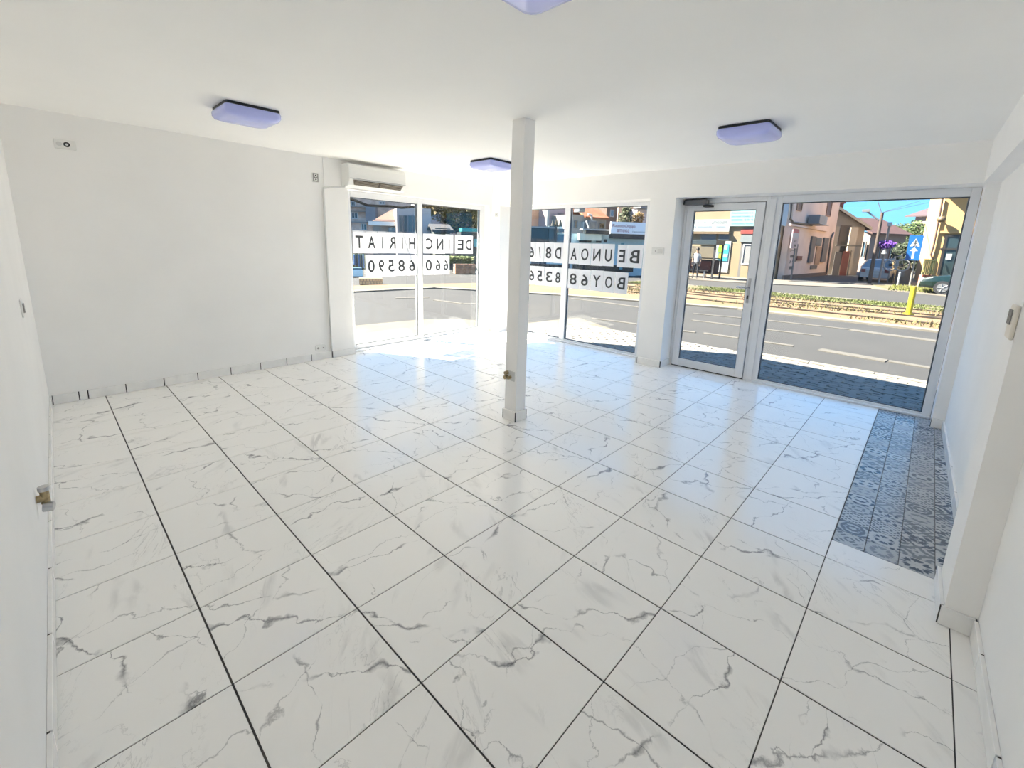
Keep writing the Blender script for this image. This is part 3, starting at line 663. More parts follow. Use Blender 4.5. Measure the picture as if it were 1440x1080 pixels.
farp = [(25.6, -80), (27.3, -2.2), (29.0, .6), (26.4, 4.4), (25.6, 6), (24.9, 9), (24.0, 30), (120, 60), (120, -80)]
sbuild(M1().prism(farp, GZ-.3, GZ+.01), 'pavement_far', mat('far_pavement', (.47, .40, .32), .9, noise=.1, nscale=1), 'pale pavement on the far side of the street')
sbuild(M1().prism([(30.2, 4.6), (31.5, 1.8), (90, 1.6), (90, 4.6)], GZ, GZ+.03), 'side_street', mat('side_asphalt', (.15, .145, .145), .9, noise=.1), 'side street between the old houses')
sbuild(M1().prism([(28.0, -8), (28.0, -2.2), (29.8, .2), (32.5, .9), (33.5, -.6), (31.5, -8)], GZ, GZ+.035), 'grass_patch', GRASSG, 'little grass patch by the zebra crossing sign')
def tufts(name, label, poly_fn, nn, h=.12, cols=(.22, .27, .05)):
    mb = M1()
    for k in range(nn):
        x, y = poly_fn(); a = random.uniform(0, 6.28); hh = h*random.uniform(.4, 1.2)
        dx, dy = math.cos(a)*.02, math.sin(a)*.02; lx, ly = random.uniform(-.05, .05), random.uniform(-.05, .05)
        mb.add([(x-dx, y-dy, GZ+.03), (x+dx, y+dy, GZ+.03), (x+lx, y+ly, GZ+.03+hh)], [(0, 1, 2)])
    tag(mb.build(name, mat('grass_blades_'+name, cols, .8, c2=tuple(c*1.6 for c in cols), nscale=.8)), label, 'grass', kind='stuff')
def dens(x0, x1, y0, y1, sc=1.1, th=.1):
    from mathutils import noise
    while True:
        x = random.uniform(x0, x1); y = random.uniform(y0, y1)
        if noise.noise(Vector((x*sc, y*sc*.5, 0))) > th-random.random()*.35: return x, y
tufts('verge_grass', 'short patchy green grass along the tram verge', lambda: dens(18.6, 20.3, -6, 9), 9000, .07)
tufts('patch_grass', 'short yellow green grass round the sign post', lambda: dens(28.1, 32.6, -5, -.1, 1, -.2), 2500, .15, (.32, .34, .06))
tufts('track_grass', 'sparse weeds between the tram rails', lambda: dens(14, 18.5, -6, 8, .7, .28), 2500, .08, (.34, .30, .10))
# road paint
def paint(name, label, pts, wd, group='painted road lines'):
    tag(strip_along([tuple(gp(*p)) for p in pts], wd, GZ-.025, GZ-.012, M1()).build(name, PAINT), label, 'road marking', group)
paint('painted_line', 'long thin line nearest the tram reserve', [(975, 440), (1046, 446.3), (1076, 449), (1196, 462)], .12)
paint('painted_line', 'broad worn line continuing beside the tram reserve', [(1196, 462.5), (1318, 478.5)], .26)
paint('painted_line', 'thin middle lane line ending in front of the big window', [(973, 449), (1043, 457.5), (1076, 462), (1155, 471)], .12)
paint('painted_line', 'short dash seen at the left side of the door glass', [(955, 463.5), (978, 466)], .13)
paint('painted_line', 'second dash seen through the door glass', [(990, 467), (1038, 474)], .13)
paint('painted_line', 'dash just right of the door post', [(1060, 477.5), (1116, 485)], .13)
paint('painted_line', 'broad worn dash nearest the shop', [(1153, 490), (1247, 506)], .24)
paint('painted_line', 'thin line continuing the dash nearest the shop', [(1250, 506), (1311, 516)], .15)
paint('painted_line', 'lane line seen below the number sheets of the middle window', [(832, 446.5), (870, 451), (900, 455)], .12)
paint('painted_line', 'pale line across the junction', [(803, 419), (840, 423), (902, 431.5)], .16)
paint('painted_line', 'short pale dash in the road seen through the left window', [(556, 418), (603, 417.5)], .14)
paint('painted_line', 'curved pale line at the right side of the left window', [(611, 421), (632, 423.5), (650, 426), (670, 426)], .14)

ALB[0] = .40
# ---- facades
def glassy(name, c, r=.08): return mat(name, c, r, spec=.8)
DGL = glassy('dark_glass', (.03, .04, .05)); BGL = glassy('blue_glass', (.10, .20, .30)); GREYF = mat('grey_frame', (.30, .31, .32), .5); WHITEF = mat('white_frame', (.75, .75, .74), .5)
class Fac:
    def __init__(s, p, q): s.P = Vector((*p, 0)); s.Q = Vector((*q, 0)); s.L = (s.Q-s.P).length; s.d = (s.Q-s.P)/s.L; s.n = Vector((-s.d.y, s.d.x, 0)); s.n = -s.n if s.n.dot(CAM-s.P) < 0 else s.n; s.org = Vector((s.P.x, s.P.y, 0))
    def at(s, u, v):
        r = ray(u, v); t = (s.P-CAM).dot(s.n)/r.dot(s.n); p = CAM+r*t; return (p-s.P).dot(s.d), p.z
    def R(s, u0, v0, u1, v1):
        a = s.at(u0, (v0+v1)/2)[0]; b = s.at(u1, (v0+v1)/2)[0]; z1 = s.at((u0+u1)/2, v0)[1]; z0 = s.at((u0+u1)/2, v1)[1]
        return min(a, b), max(a, b), min(z0, z1), max(z0, z1)
    def box(s, mb, r, d0, d1): return mb.obox(s.org, s.d, s.n, Z, (r[0], r[1]), (d0, d1), (r[2], r[3]))
    def px(s, rect, d0, d1, name, m, parent, **k):
        mb = M1(); s.box(mb, s.R(*rect), d0, d1); return mb.build(name, m, parent, **k)
def window(F, rect, parent, fm=None, gm=None, name='window', mull=0, bars=0, t=.07):
    r = F.R(*rect); fm = fm or WHITEF; mb = M1(); w_ = r[1]-r[0]; h_ = r[3]-r[2]; t = min(t, w_*.16)
    for q in ((r[0], r[0]+t, r[2], r[3]), (r[1]-t, r[1], r[2], r[3]), (r[0]+t, r[1]-t, r[2], r[2]+t), (r[0]+t, r[1]-t, r[3]-t, r[3])): F.box(mb, q, .002, .07)
    for k in range(mull): x = r[0]+w_*(k+1)/(mull+1); F.box(mb, (x-t*.35, x+t*.35, r[2]+t, r[3]-t), .002, .06)
    for k in range(bars): z = r[2]+h_*(k+1)/(bars+1); F.box(mb, (r[0]+t, r[1]-t, z-t*.35, z+t*.35), .002, .06)
    o = mb.build(name, fm, parent); F.box(M1(), (0, 0, 0, 0), 0, 0)
    g = M1(); F.box(g, (r[0]+t*.5, r[1]-t*.5, r[2]+t*.5, r[3]-t*.5), .001, .03); g.build('pane', gm or DGL, o); return o
def house(F, s0, s1, z1, depth, m, root, z0=GZ-.1, name='wall'):
    mb = M1(); mb.obox(F.org, F.d, F.n, Z, (s0, s1), (-depth, 0), (z0, z1)); return mb.build(name, m, root)
def P3(F, s, d, z): return F.org+F.d*s+F.n*d+Z*z
def gable(F, s0, s1, zE, zR, depth, m, root, over=.3, name='roof', axis='s'):
    """roof with ridge along the facade (axis s) or running back (axis n)"""
    mb = M1()
    if axis == 's':
        A = [P3(F, s0-over, over, zE-.1), P3(F, s1+over, over, zE-.1), P3(F, s1+over, -depth/2, zR), P3(F, s0-over, -depth/2, zR), P3(F, s0-over, -depth-over, zE-.1), P3(F, s1+over, -depth-over, zE-.1)]
        mb.add(A+[a-Z*.15 for a in A], [(0, 1, 2, 3), (3, 2, 5, 4), (6, 9, 8, 7), (9, 10, 11, 8), (0, 6, 7, 1), (4, 5, 11, 10), (1, 7, 8, 2), (2, 8, 11, 5), (0, 3, 9, 6), (3, 4, 10, 9)])
    else:
        mid = (s0+s1)/2
        A = [P3(F, s0-over, over, zE-.1), P3(F, mid, over, zR), P3(F, s1+over, over, zE-.1), P3(F, s0-over, -depth, zE-.1), P3(F, mid, -depth, zR), P3(F, s1+over, -depth, zE-.1)]
        mb.add(A+[a-Z*.15 for a in A], [(0, 1, 4, 3), (1, 2, 5, 4), (6, 9, 10, 7), (7, 10, 11, 8), (0, 6, 7, 1), (1, 7, 8, 2), (3, 4, 10, 9), (4, 5, 11, 10), (0, 3, 9, 6), (2, 8, 11, 5)])
    return mb.build(name, m, root)
TILE_R = mat('roof_tiles_red', (.52, .17, .07), .8, noise=.25, nscale=2); TILE_D = mat('roof_tiles_dark', (.16, .07, .06), .8, noise=.3, nscale=3)
TILE_O = mat('roof_tiles_orange', (.20, .075, .035), .8, noise=.15, nscale=2)
def bld(F, name, label, cat='building', s=0): return empty(name, tuple(P3(F, s, 0, GZ)), label, cat)

# shop across the street (seen through the door)
F = Fac((30.9, 5.6), (30.9, 14.2)); CREAM = mat('cream_render', (.48, .36, .22), .9, noise=.08, nscale=1)
b = bld(F, 'shop_building', 'cream shop building across the street with banners over its entrance')
house(F, 0, F.L, 6.5, 7, CREAM, b)
sg = F.px((967, 309, 1027, 325.5), .02, .14, 'banner', mat('banner_white', (.80, .82, .80), .5), b)
def ftext(F, rect, ch, m, parent, d=.15, mirror=False, name='lettering'):
    r = F.R(*rect); mb = M1(); right = F.d if F.at(rect[2], rect[1])[0] > F.at(rect[0], rect[1])[0] else -F.d
    s_left = r[0] if right == F.d else r[1]
    text(mb, ch, F.org+F.d*s_left+F.n*d+Z*r[2], right, Z, F.n, r[1]-r[0], r[3]-r[2], mirror=mirror); o_ = mb.build(name, m, parent); o_['kind'] = 'stuff'; return o_
BLUEINK = mat('blue_ink', (.10, .24, .40), .6); REDINK = mat('red_ink', (.60, .05, .06), .6); GREYINK = mat('grey_ink', (.2, .26, .3), .6)
ftext(F, (973, 310.5, 998, 314.5), 'Uous-Ooa', GREYINK, sg); ftext(F, (1002, 310, 1024, 315), 'amoount', GREYINK, sg)
ftext(F, (974, 317, 1022, 320.5), 'uoa iooooouta s oooiou', BLUEINK, sg); ftext(F, (985, 322, 1007, 324), 'iteeuoaeoea', REDINK, sg)
sg = F.px((1028, 294, 1085, 318), .02, .16, 'banner', mat('banner_cyan', (.42, .78, .80), .5), b)
for k, t_ in enumerate(('Aoominooas a a', 'ioooot iouea a', 'aoooou  o o  o', 'oooooou iooio')): ftext(F, (1030, 298+k*5, 1060, 300.5+k*5), t_, BLUEINK, sg, .17)
ftext(F, (1072, 300, 1084, 313), 'o', BLUEINK, sg, .17)
F.px((968, 326, 1027, 329), .0, .25, 'eave', mat('brown_eave', (.25, .17, .09), .8), b)
window(F, (985, 328, 1007, 344), b, GREYF, mat('shutter_grey', (.20, .24, .29), .4), bars=2)
window(F, (1011, 329, 1026, 338), b, GREYF, mat('shutter_grey', (.2, .24, .29)))
F.px((1006, 339, 1026, 383), .01, .06, 'white_panel', mat('white_panel', (.78, .78, .8), .6), b)
ps_ = F.px((1011, 343, 1025, 367), .07, .09, 'poster', mat('poster_cyan', (.05, .55, .75), .5), b)
F.px((1011, 344, 1017, 355), .095, .1, 'poster_patch', mat('poster_lime', (.55, .78, .05), .5), ps_); F.px((1011, 356, 1016, 364), .095, .1, 'poster_patch', mat('poster_yellow', (.85, .75, .05), .5), ps_)
F.px((1018, 345, 1024, 351), .095, .1, 'poster_patch', mat('poster_pale', (.45, .85, .95), .5), ps_); F.px((1017, 357, 1024, 362), .095, .1, 'poster_patch', mat('poster_pale', (.45, .85, .95), .5), ps_)
F.px((1041, 319, 1062, 390), .005, .02, 'entrance_shade_panel', mat('entrance_shade_grey', (.22, .22, .22), .8), b)  # flat grey panel, colour stands for the shade inside the entrance
F.px((1042, 322, 1062, 329), .02, .05, 'red_fascia', mat('red_fascia', (.42, .05, .04), .6), b)
F.px((1042, 331, 1062, 341), .02, .12, 'awning', mat('awning_grey', (.28, .32, .34), .7), b)
window(F, (1044, 343, 1058, 372), b, WHITEF, mat('door_glass_pale', (.45, .45, .45), .3), 'glass_door')
F.px((1042, 374, 1060, 391), .02, .2, 'step_wall', CREAM, b)
F.px((1083, 330, 1097, 345), .02, .12, 'rolling_shutter', mat('shutter_grey', (.2, .24, .29)), b)
F.px((1083, 320, 1097, 328), .02, .14, 'red_fascia', mat('red_fascia', (.42, .05, .04)), b)

# bus shelter with bench
sh0 = gp(1002, 393); sx = sh0.x
FS = Fac((sx, sh0.y), (sx, sh0.y+3.6))
b = bld(FS, 'bus_shelter', 'black framed glass bus shelter on the far pavement', 'bus shelter')
rf = FS.R(960, 337, 1003, 343.5); M1().obox(FS.org, FS.d, FS.n, Z, (-.05, 3.6), (-1.3, .25), (rf[2], rf[3])).build('roof', mat('shelter_roof', (.05, .075, .09), .4), b)
zt = rf[2]
for s_, d_ in ((0, .1), (3.5, .1), (0, -1.2), (3.5, -1.2)): M1().obox(FS.org, FS.d, FS.n, Z, (s_, s_+.09), (d_-.09, d_), (GZ+.01, zt)).build('post', BLACK, b)
M1().obox(FS.org, FS.d, FS.n, Z, (.1, 3.5), (-1.17, -1.14), (GZ+.35, zt-.1)).build('glass_panel', glass_mat('shelter_glass', (.75, .78, .8)), b)
M1().obox(FS.org, FS.d, FS.n, Z, (.1, 3.5), (-1.13, -1.09), (1.0, 1.06)).build('rail', BLACK, b)
M1().obox(FS.org, FS.d, FS.n, Z, (.1, 3.5), (-1.12, -1.08), (GZ+.25, .95)).build('lower_panel', mat('shelter_brown', (.10, .04, .035), .5), b)
bn = empty('bench', tuple(P3(FS, 1.7, -.7, GZ)), 'dark bench with red seat panels inside the bus shelter', 'bench')
M1().obox(FS.org, FS.d, FS.n, Z, (.5, 3.1), (-.95, -.5), (.28, .34)).build('seat', BLACK, bn)
for s_ in (.55, 1.5, 2.45): M1().obox(FS.org, FS.d, FS.n, Z, (s_, s_+.62), (-1.0, -.95), (.34, .85)).build('backrest', mat('seat_red', (.38, .05, .03), .5), bn)
for s_ in (.7, 2.8): M1().obox(FS.org, FS.d, FS.n, Z, (s_, s_+.06), (-.9, -.55), (GZ+.01, .28)).build('leg', CHROME, bn)

# person waiting in the shelter
def person(loc, face, label):
    vs = [(0, 0, .93), (0, .01, 1.15), (0, .01, 1.38), (0, 0, 1.50), (0, -.01, 1.62),
          (.09, 0, .86), (.11, -.01, .48), (.11, .02, .08), (.12, -.13, .04), (-.09, 0, .86), (-.12, -.02, .48), (-.12, .03, .08), (-.13, -.12, .04),
          (.17, .01, 1.40), (.23, .02, 1.13), (.22, -.07, .88), (.22, -.09, .79), (-.17, .01, 1.40), (-.23, .02, 1.13), (-.22, -.07, .88), (-.22, -.09, .79), (0, -.01, 1.72)]
    ed = [(0, 1), (1, 2), (2, 3), (3, 4), (4, 21), (0, 5), (5, 6), (6, 7), (7, 8), (0, 9), (9, 10), (10, 11), (11, 12), (2, 13), (13, 14), (14, 15), (15, 16), (2, 17), (17, 18), (18, 19), (19, 20)]
    rad = [.14, .13, .15, .055, .085, .09, .06, .045, .04, .09, .06, .045, .04, .06, .042, .032, .035, .06, .042, .032, .035, .08]
    root = empty('person', (loc[0], loc[1], GZ+.01), label, 'person'); root.rotation_euler.z = face
    me = bpy.data.meshes.new('body'); me.from_pydata(vs, ed, []); o = bpy.data.objects.new('body', me); COL.objects.link(o); o.parent = root
    o.modifiers.new('skin', 'SKIN')
    for i, r_ in enumerate(rad): me.skin_vertices[0].data[i].radius = (r_, r_*.8)
    me.skin_vertices[0].data[0].use_root = True
    s_ = o.modifiers.new('sub', 'SUBSURF'); s_.levels = 1; s_.render_levels = 2
    dg = bpy.context.evaluated_depsgraph_get(); m2 = bpy.data.meshes.new_from_object(o.evaluated_get(dg)); o.modifiers.clear(); o.data = m2
    m2.materials.clear()
    for m_ in (mat('skin', (.50, .30, .21), .6), mat('white_shirt', (.75, .75, .76), .8), mat('dark_trousers', (.03, .035, .06), .8), mat('dark_hair', (.03, .02, .015), .7)): m2.materials.append(m_)
    for p in m2.polygons:
        c = p.center; p.use_smooth = True
        p.material_index = 2 if c.z < .95 else (1 if (c.z < 1.46 and not (abs(c.x) > .19 and c.z < 1.15)) else (3 if (c.z > 1.70 or (c.y > .02 and c.z > 1.56)) else 0))
    mb = M1(); mb.ball((0, .01, 1.71), .105, 6, 10, 1.0, .9, 1.0); 
    h = mb.mesh('hair', mat('dark_hair', (.03, .02, .015))); ho = bpy.data.objects.new('hair', h); COL.objects.link(ho); ho.parent = root
    mb = M1(); mb.cyl((0, -.085, 1.655), (0, -.105, 1.635), .013, 6); mb.ball((.035, -.078, 1.665), .01, 4, 6); mb.ball((-.035, -.078, 1.665), .01, 4, 6); mb.obox(Vector((0, -.085, 1.60)), X, Y, Z, (-.022, .022), (-.004, .004), (-.004, .004))
    h = mb.mesh('face_features', mat('dark_hair', (.03, .02, .015))); ho = bpy.data.objects.new('face_features', h); COL.objects.link(ho); ho.parent = root
    for sx_ in (-1, 1):
        for k in range(4):
            mb = M1(); x = sx_*.215+(k-1.5)*.018; mb.tube([Vector((x, -.09, .79)), Vector((x, -.10, .75)), Vector((x, -.09, .72+.006*abs(k-1.5)))], .008, 6)
            h = mb.mesh('finger', MATS['skin']); ho = bpy.data.objects.new('finger', h); COL.objects.link(ho); ho.parent = root
        mb = M1(); mb.tube([Vector((sx_*.19, -.10, .80)), Vector((sx_*.185, -.12, .77)), Vector((sx_*.19, -.125, .75))], .009, 6)
        h = mb.mesh('thumb', MATS['skin']); ho = bpy.data.objects.new('thumb', h); COL.objects.link(ho); ho.parent = root
q = gp(975, 391.8); person((q.x+.2, q.y), math.radians(-80), 'dark-haired person in a white shirt standing at the bus shelter')

# pinkish old building along the side street
pA = gp(1101, 393.5); pB = gp(1164, 387.3)
F = Fac(tuple(pA), tuple(pB)); PINK = mat('pinkish_render', (1.40, 1.10, .95), .9, noise=.10, nscale=1.0)
b = bld(F, 'old_town_house', 'tall pinkish old house along the side street with doors and plaques')
house(F, 0, F.L, 7.2, .35, PINK, b); F.px((1101.5, 262, 1108.5, 318), .003, .04, 'lit_wall_panel', mat('lit_wall_blue', (.80, 1.0, 1.15), .9), b)  # pale blue panel paints the lit look of the wall's upper end
F.px((1100, 385, 1160, 392.5), .005, .10, 'plinth', mat('plinth_dark', (.26, .20, .17), .9), b)
mb = M1(); pts = [F.at(1110.5, 280), F.at(1107.5, 307), F.at(1112, 313), F.at(1139, 316.5)]; mb.tube([P3(F, s_, .12, z_) for s_, z_ in pts], .07, 8); mb.build('downpipe', mat('pipe_dark', (.06, .07, .09), .5), b)
mb = M1(); pts = [F.at(1170, 327), F.at(1166.5, 335), F.at(1160, 385)]; mb.tube([P3(F, min(s_, F.L), .1, z_) for s_, z_ in pts], .06, 8); mb.build('downpipe', mat('pipe_dark', (.06, .07, .09)), b)
for rr in ((1121, 272, 1128, 297), (1163, 272, 1169, 305)): window(F, rr, b, mat('brown_frame', (.55, .30, .20), .6), mat('brown_pane', (.25, .16, .14), .6, spec=.2), mull=0)
for rr in ((1137.5, 332, 1143, 369), (1155, 334, 1161, 368)): F.px(rr, .005, .12, 'door_jamb', mat('jamb_grey', (.26, .25, .25), .8), b)
F.px((1145.5, 334, 1153.5, 346), .01, .1, 'plaque', mat('plaque_slate', (.13, .16, .19), .6), b); F.px((1146, 347, 1153, 372), .005, .05, 'door_panel', mat('door_peach', (.60, .38, .25), .7), b)
F.px((1115.5, 331, 1120.5, 341), .01, .08, 'plaque', mat('plaque_slate', (.13, .16, .19)), b)
F.px((1116, 343, 1120, 368), .005, .05, 'shutter', mat('jamb_grey', (.26, .25, .25)), b)
F.px((1139, 373, 1148, 378), .01, .05, 'letter_box', mat('jamb_grey', (.26, .25, .25)), b)
F.px((1120, 360, 1127, 366), .01, .05, 'graffiti_patch', mat('graffiti', (.35, .12, .08), .8), b)
for s_, e_ in ((.0, .02),):
    F.px((1109, 319, 1162, 321.5), .002, .12, 'cornice', PINK, b)
sv = empty('outdoor_ac_unit', tuple(P3(F, F.at(1140, 310)[0], .1, F.at(1140, 315)[1])), 'grey outdoor cooling unit hanging on the pinkish house', 'air conditioner')
F.px((1134, 303, 1143, 315), .11, .75, 'case', mat('unit_grey', (.30, .33, .37), .5), sv, bevel=.02); F.px((1144, 305, 1146.5, 315), .11, .70, 'side_grille', DSTEEL, sv); F.px((1133, 315.2, 1147, 316.3), .01, .8, 'bracket', DSTEEL, sv)
b = empty('vertical_sign', tuple(P3(F, .3, .3, GZ)), 'tall pink and white vertical sign with dark characters at the house corner', 'sign')
q0 = F.at(1110, 350)
F.px((1104.5, 323, 1113.5, 349), .30, .36, 'board', mat('sign_pink_white', (.80, .66, .70), .6), b)
F.px((1106, 322, 1114.5, 327.5), .36, .37, 'red_heading', mat('sign_red', (.65, .12, .18), .6), b)
F.px((1105.5, 327.6, 1113.0, 335), .36, .37, 'white_field', mat('sign_white', (.72, .74, .78), .6), b)
for k, (uu, vv) in enumerate(((1108.8, 339), (1108.3, 345))): ftext(F, (uu-1.5, vv-1.5, uu+1.5, vv+1.5), 'HI'[k], INK, b, .38)
F.px((1106.5, 350, 1107.6, 393), .30, .36, 'pole', DSTEEL, b)
for k in range(4): ftext(F, (1104+k*-.6, 350+k*8, 1110-k*.6, 354+k*8), 'HIHI'[k], INK, b, .30)

# gabled house with dark tiled roof
gA = Vector((44.6, 6.2)); gB = gp(1212, 389.5); gB = gd(1212, 45.5); F = Fac(tuple(gd(1150, 44.5)), tuple(gB))
WARM = mat('warm_white_render', (.85, .72, .56), .9, noise=.06)
b = bld(F, 'gabled_house', 'old house with dark red tiled gable roof and porch at the side street')
zE = F.at(1211, 319)[1]; zR = F.at(1176, 300)[1]+.6
mb = M1(); dp = 9
mid = F.at(1172, 300)[0]; sw0 = mid-(F.L-mid)
body = [P3(F, sw0, 0, 0), P3(F, F.L, 0, 0), P3(F, F.L, -dp, 0), P3(F, sw0, -dp, 0)]
mb.prism([(p.x, p.y) for p in body], GZ-.1, zE); mb.build('wall', WARM, b)
mb = M1(); mb.add([P3(F, sw0, 0, zE), P3(F, F.L, 0, zE), P3(F, mid, 0, zR-.15), P3(F, sw0, -.3, zE), P3(F, F.L, -.3, zE), P3(F, mid, -.3, zR-.15)], [(0, 1, 2), (3, 5, 4), (0, 2, 5, 3), (1, 4, 5, 2), (0, 3, 4, 1)]); mb.build('gable_wall', mat('grey_gable', (.55, .50, .44), .9), b)
gable(F, sw0, F.L, zE, zR, dp, TILE_D, b, .35, axis='n')
mb = M1(); mb.obox(P3(F, mid, .42, zR+.02), (P3(F, F.L+.35, .42, zE-.1)-P3(F, mid, .42, zR)).normalized(), F.n, Z, (0, (P3(F, F.L+.35, 0, zE)-P3(F, mid, 0, zR)).length), (0, .06), (-.22, 0)); mb.build('barge_board', mat('barge_cream', (.70, .62, .5), .7), b)
F.px((1180, 317, 1195, 345), .005, .05, 'porch_shade_panel', mat('porch_shade', (.25, .19, .14), .9), b)  # flat dark panel, porch shade put into its colour
F.px((1180, 340, 1188, 372), .01, .05, 'doorway', mat('doorway_dark', (.035, .03, .03), .8), b)
cn = empty('gate', tuple(P3(F, F.at(1180, 370)[0], 1.2, GZ)), 'weathered red metal gate leaf with grey posts at the side street', 'gate')
F.px((1175.5, 353, 1184.5, 388), 1.0, 1.06, 'red_leaf', mat('gate_red', (.36, .08, .07), .6), cn); F.px((1186, 352, 1187.4, 388), 1.0, 1.12, 'post', DSTEEL, cn); F.px((1165, 354, 1174, 388), 1.0, 1.05, 'grey_leaf', mat('gate_grey', (.20, .18, .17), .7), cn)
F.px((1168, 344.5, 1203, 346.5), 1.0, 1.2, 'top_rail', mat('rail_green_grey', (.30, .29, .24), .6), cn)
F.px((1188, 320, 1198, 385), .0, .5, 'porch_column', WARM, b)
ch = M1(); cc = P3(F, mid+1.0, -3.0, 0); ch.obox(cc, F.d, F.n, Z, (-.5, .5), (-.4, .4), (zR-1.2, zR+.55)); ch.obox(cc, F.d, F.n, Z, (-.6, .6), (-.5, .5), (zR+.4, zR+.6)); ch.build('chimney', mat('chimney_brick', (.50, .17, .09), .8, noise=.2), b)
# long wing along the side street: same roof line, seen obliquely
FL = Fac(tuple(P3(F, F.L, 0, 0))[:2], tuple(P3(F, F.L, -dp, 0))[:2])
for rr in ((1213.5, 340, 1217.5, 362), (1218.5, 344, 1221.5, 366)): window(FL, rr, b, GREYF, BGL)
mb = M1(); pts = [FL.at(1224, 322), FL.at(1223, 329), FL.at(1216, 333), FL.at(1211, 378)]; mb.tube([P3(FL, max(.15, s_), .15, z_) for s_, z_ in pts], .07, 8); mb.build('downpipe', mat('pipe_brown', (.12, .06, .05), .6), b)
FW = Fac(tuple(gd(1222, 57)), tuple(gd(1272, 61)))
b = bld(FW, 'long_house', 'long mauve house with arched windows behind the parked cars')
z_ = FW.at(1245, 327)[1]; house(FW, 0, FW.L, z_, 6, mat('mauve_render', (.42, .32, .28), .9, noise=.08), b); gable(FW, 0, FW.L, z_, z_+1.6, 6, TILE_D, b, .4)
for rr in ((1234, 344, 1237, 372), (1250, 344, 1254, 368), (1259, 345, 1262.5, 368)): window(FW, rr, b, mat('brown_frame', (.24, .13, .09)), DGL)

# far house with a mauve roof
F = Fac(tuple(gd(1250, 82)), tuple(gd(1302, 80)))
b = bld(F, 'far_house', 'distant house with a broad mauve roof above the tree'); z1 = F.at(1275, 303)[1]
house(F, 2.5, F.L, z1, 9, mat('far_pink', (.52, .40, .38), .9), b); gable(F, 2.0, F.L, z1, F.at(1275, 290)[1], 9, mat('roof_mauve', (.17, .11, .12), .8, noise=.2), b, .5)
# ochre building
oA = gp(1303, 402); F = Fac(tuple(oA), (oA.x+.3, oA.y-7)); OCH = mat('ochre_render', (.95, .60, .26), .9, noise=.08, nscale=.8)
b = bld(F, 'ochre_building', 'ochre building with a dark glass door behind the green car')
zt = F.at(1340, 277)[1]
mb = M1(); bk = gd(1295, oA.x+9); mb.prism([(oA.x, oA.y), (oA.x+.3, oA.y-7), (oA.x+9, oA.y-7), (bk.x+.0, bk.y)], GZ-.1, zt+1.2); mb.build('wall', OCH, b)
mb = M1(); F.box(mb, (-.25, 7, zt+.35, zt+.6), -.5, .75); mb.build('eave', mat('eave_tan', (.45, .33, .2), .8), b)
r_ = F.R(1322, 322, 1362, 328); mb = M1(); F.box(mb, (r_[0], 6.8, r_[2], r_[2]+.12), .002, .12); mb.build('door_hood', OCH, b)
dw = window(F, (1322, 330, 1372, 397), b, mat('bronze_frame', (.05, .04, .035), .4), mat('door_dark_glass', (.05, .08, .09), .1), 'glass_door', mull=1, bars=0, t=.12)
F.px((1322, 349, 1366, 351.5), .02, .09, 'transom', mat('bronze_frame', (.05, .04, .035)), dw)
nt_ = F.px((1330, 357, 1338, 365), .075, .08, 'paper_notice', mat('notice_white', (.8, .8, .8), .7), dw)
mb = M1(); pts = [F.at(1325.5, 279), F.at(1322, 300), F.at(1313, 345), F.at(1309, 358), F.at(1311, 364), F.at(1305, 395)]; mb.tube([P3(F, s_, .1, z_) for s_, z_ in pts], .045, 8); mb.build('downpipe', mat('pipe_brown', (.12, .06, .05)), b)
lz = F.at(1323.5, 309); lp = empty('wall_lamp', tuple(P3(F, lz[0], .05, lz[1])), 'round brown wall lamp on the ochre building', 'lamp')
M1().ball(tuple(P3(F, lz[0], .35, lz[1])), .2, 8, 12, .9).build('globe', mat('globe_brown', (.22, .16, .09), .5), lp); M1().cyl(P3(F, lz[0], .01, lz[1]), P3(F, lz[0], .3, lz[1]), .04).build('bracket', DSTEEL, lp)
# yellow fence
fA = gp(1289, 402.5); fB = gp(1306, 403); F = Fac(tuple(fA), tuple(fB))
b = bld(F, 'garden_fence', 'yellow metal fence on a red brick base beside the ochre building', 'fence')
YEL = mat('fence_yellow', (.68, .62, .22), .6)
zb = F.at(1298, 386)[1]; zt_ = F.at(1298, 364)[1]
for r in range(4):
    for c_ in range(6):
        wbr = F.L/6; off = .5*wbr*(r % 2)
        a_ = max(0, c_*wbr-off); e_ = min(F.L, (c_+1)*wbr-off)
        hb = (zb-GZ)/4; mb = M1(); F.box(mb, (a_+.01, e_-.01, GZ+r*hb+.01, GZ+(r+1)*hb-.01), 0, .22); mb.build('brick', mat('brick_red', (.50, .14, .09), .85, noise=.25, nscale=5), b)
mb = M1(); F.box(mb, (0, F.L, GZ, zb-.01), .03, .19); mb.build('mortar', mat('mortar', (.4, .33, .27), .9), b)
for k in range(7): mb = M1(); s_ = .03+k*(F.L-.1)/6; F.box(mb, (s_, s_+.05, zb, zt_), .08, .13); mb.build('bar', YEL, b)
for z_ in (zb+.12, zt_-.1): mb = M1(); F.box(mb, (0, F.L, z_, z_+.05), .135, .16); mb.build('rail', YEL, b)

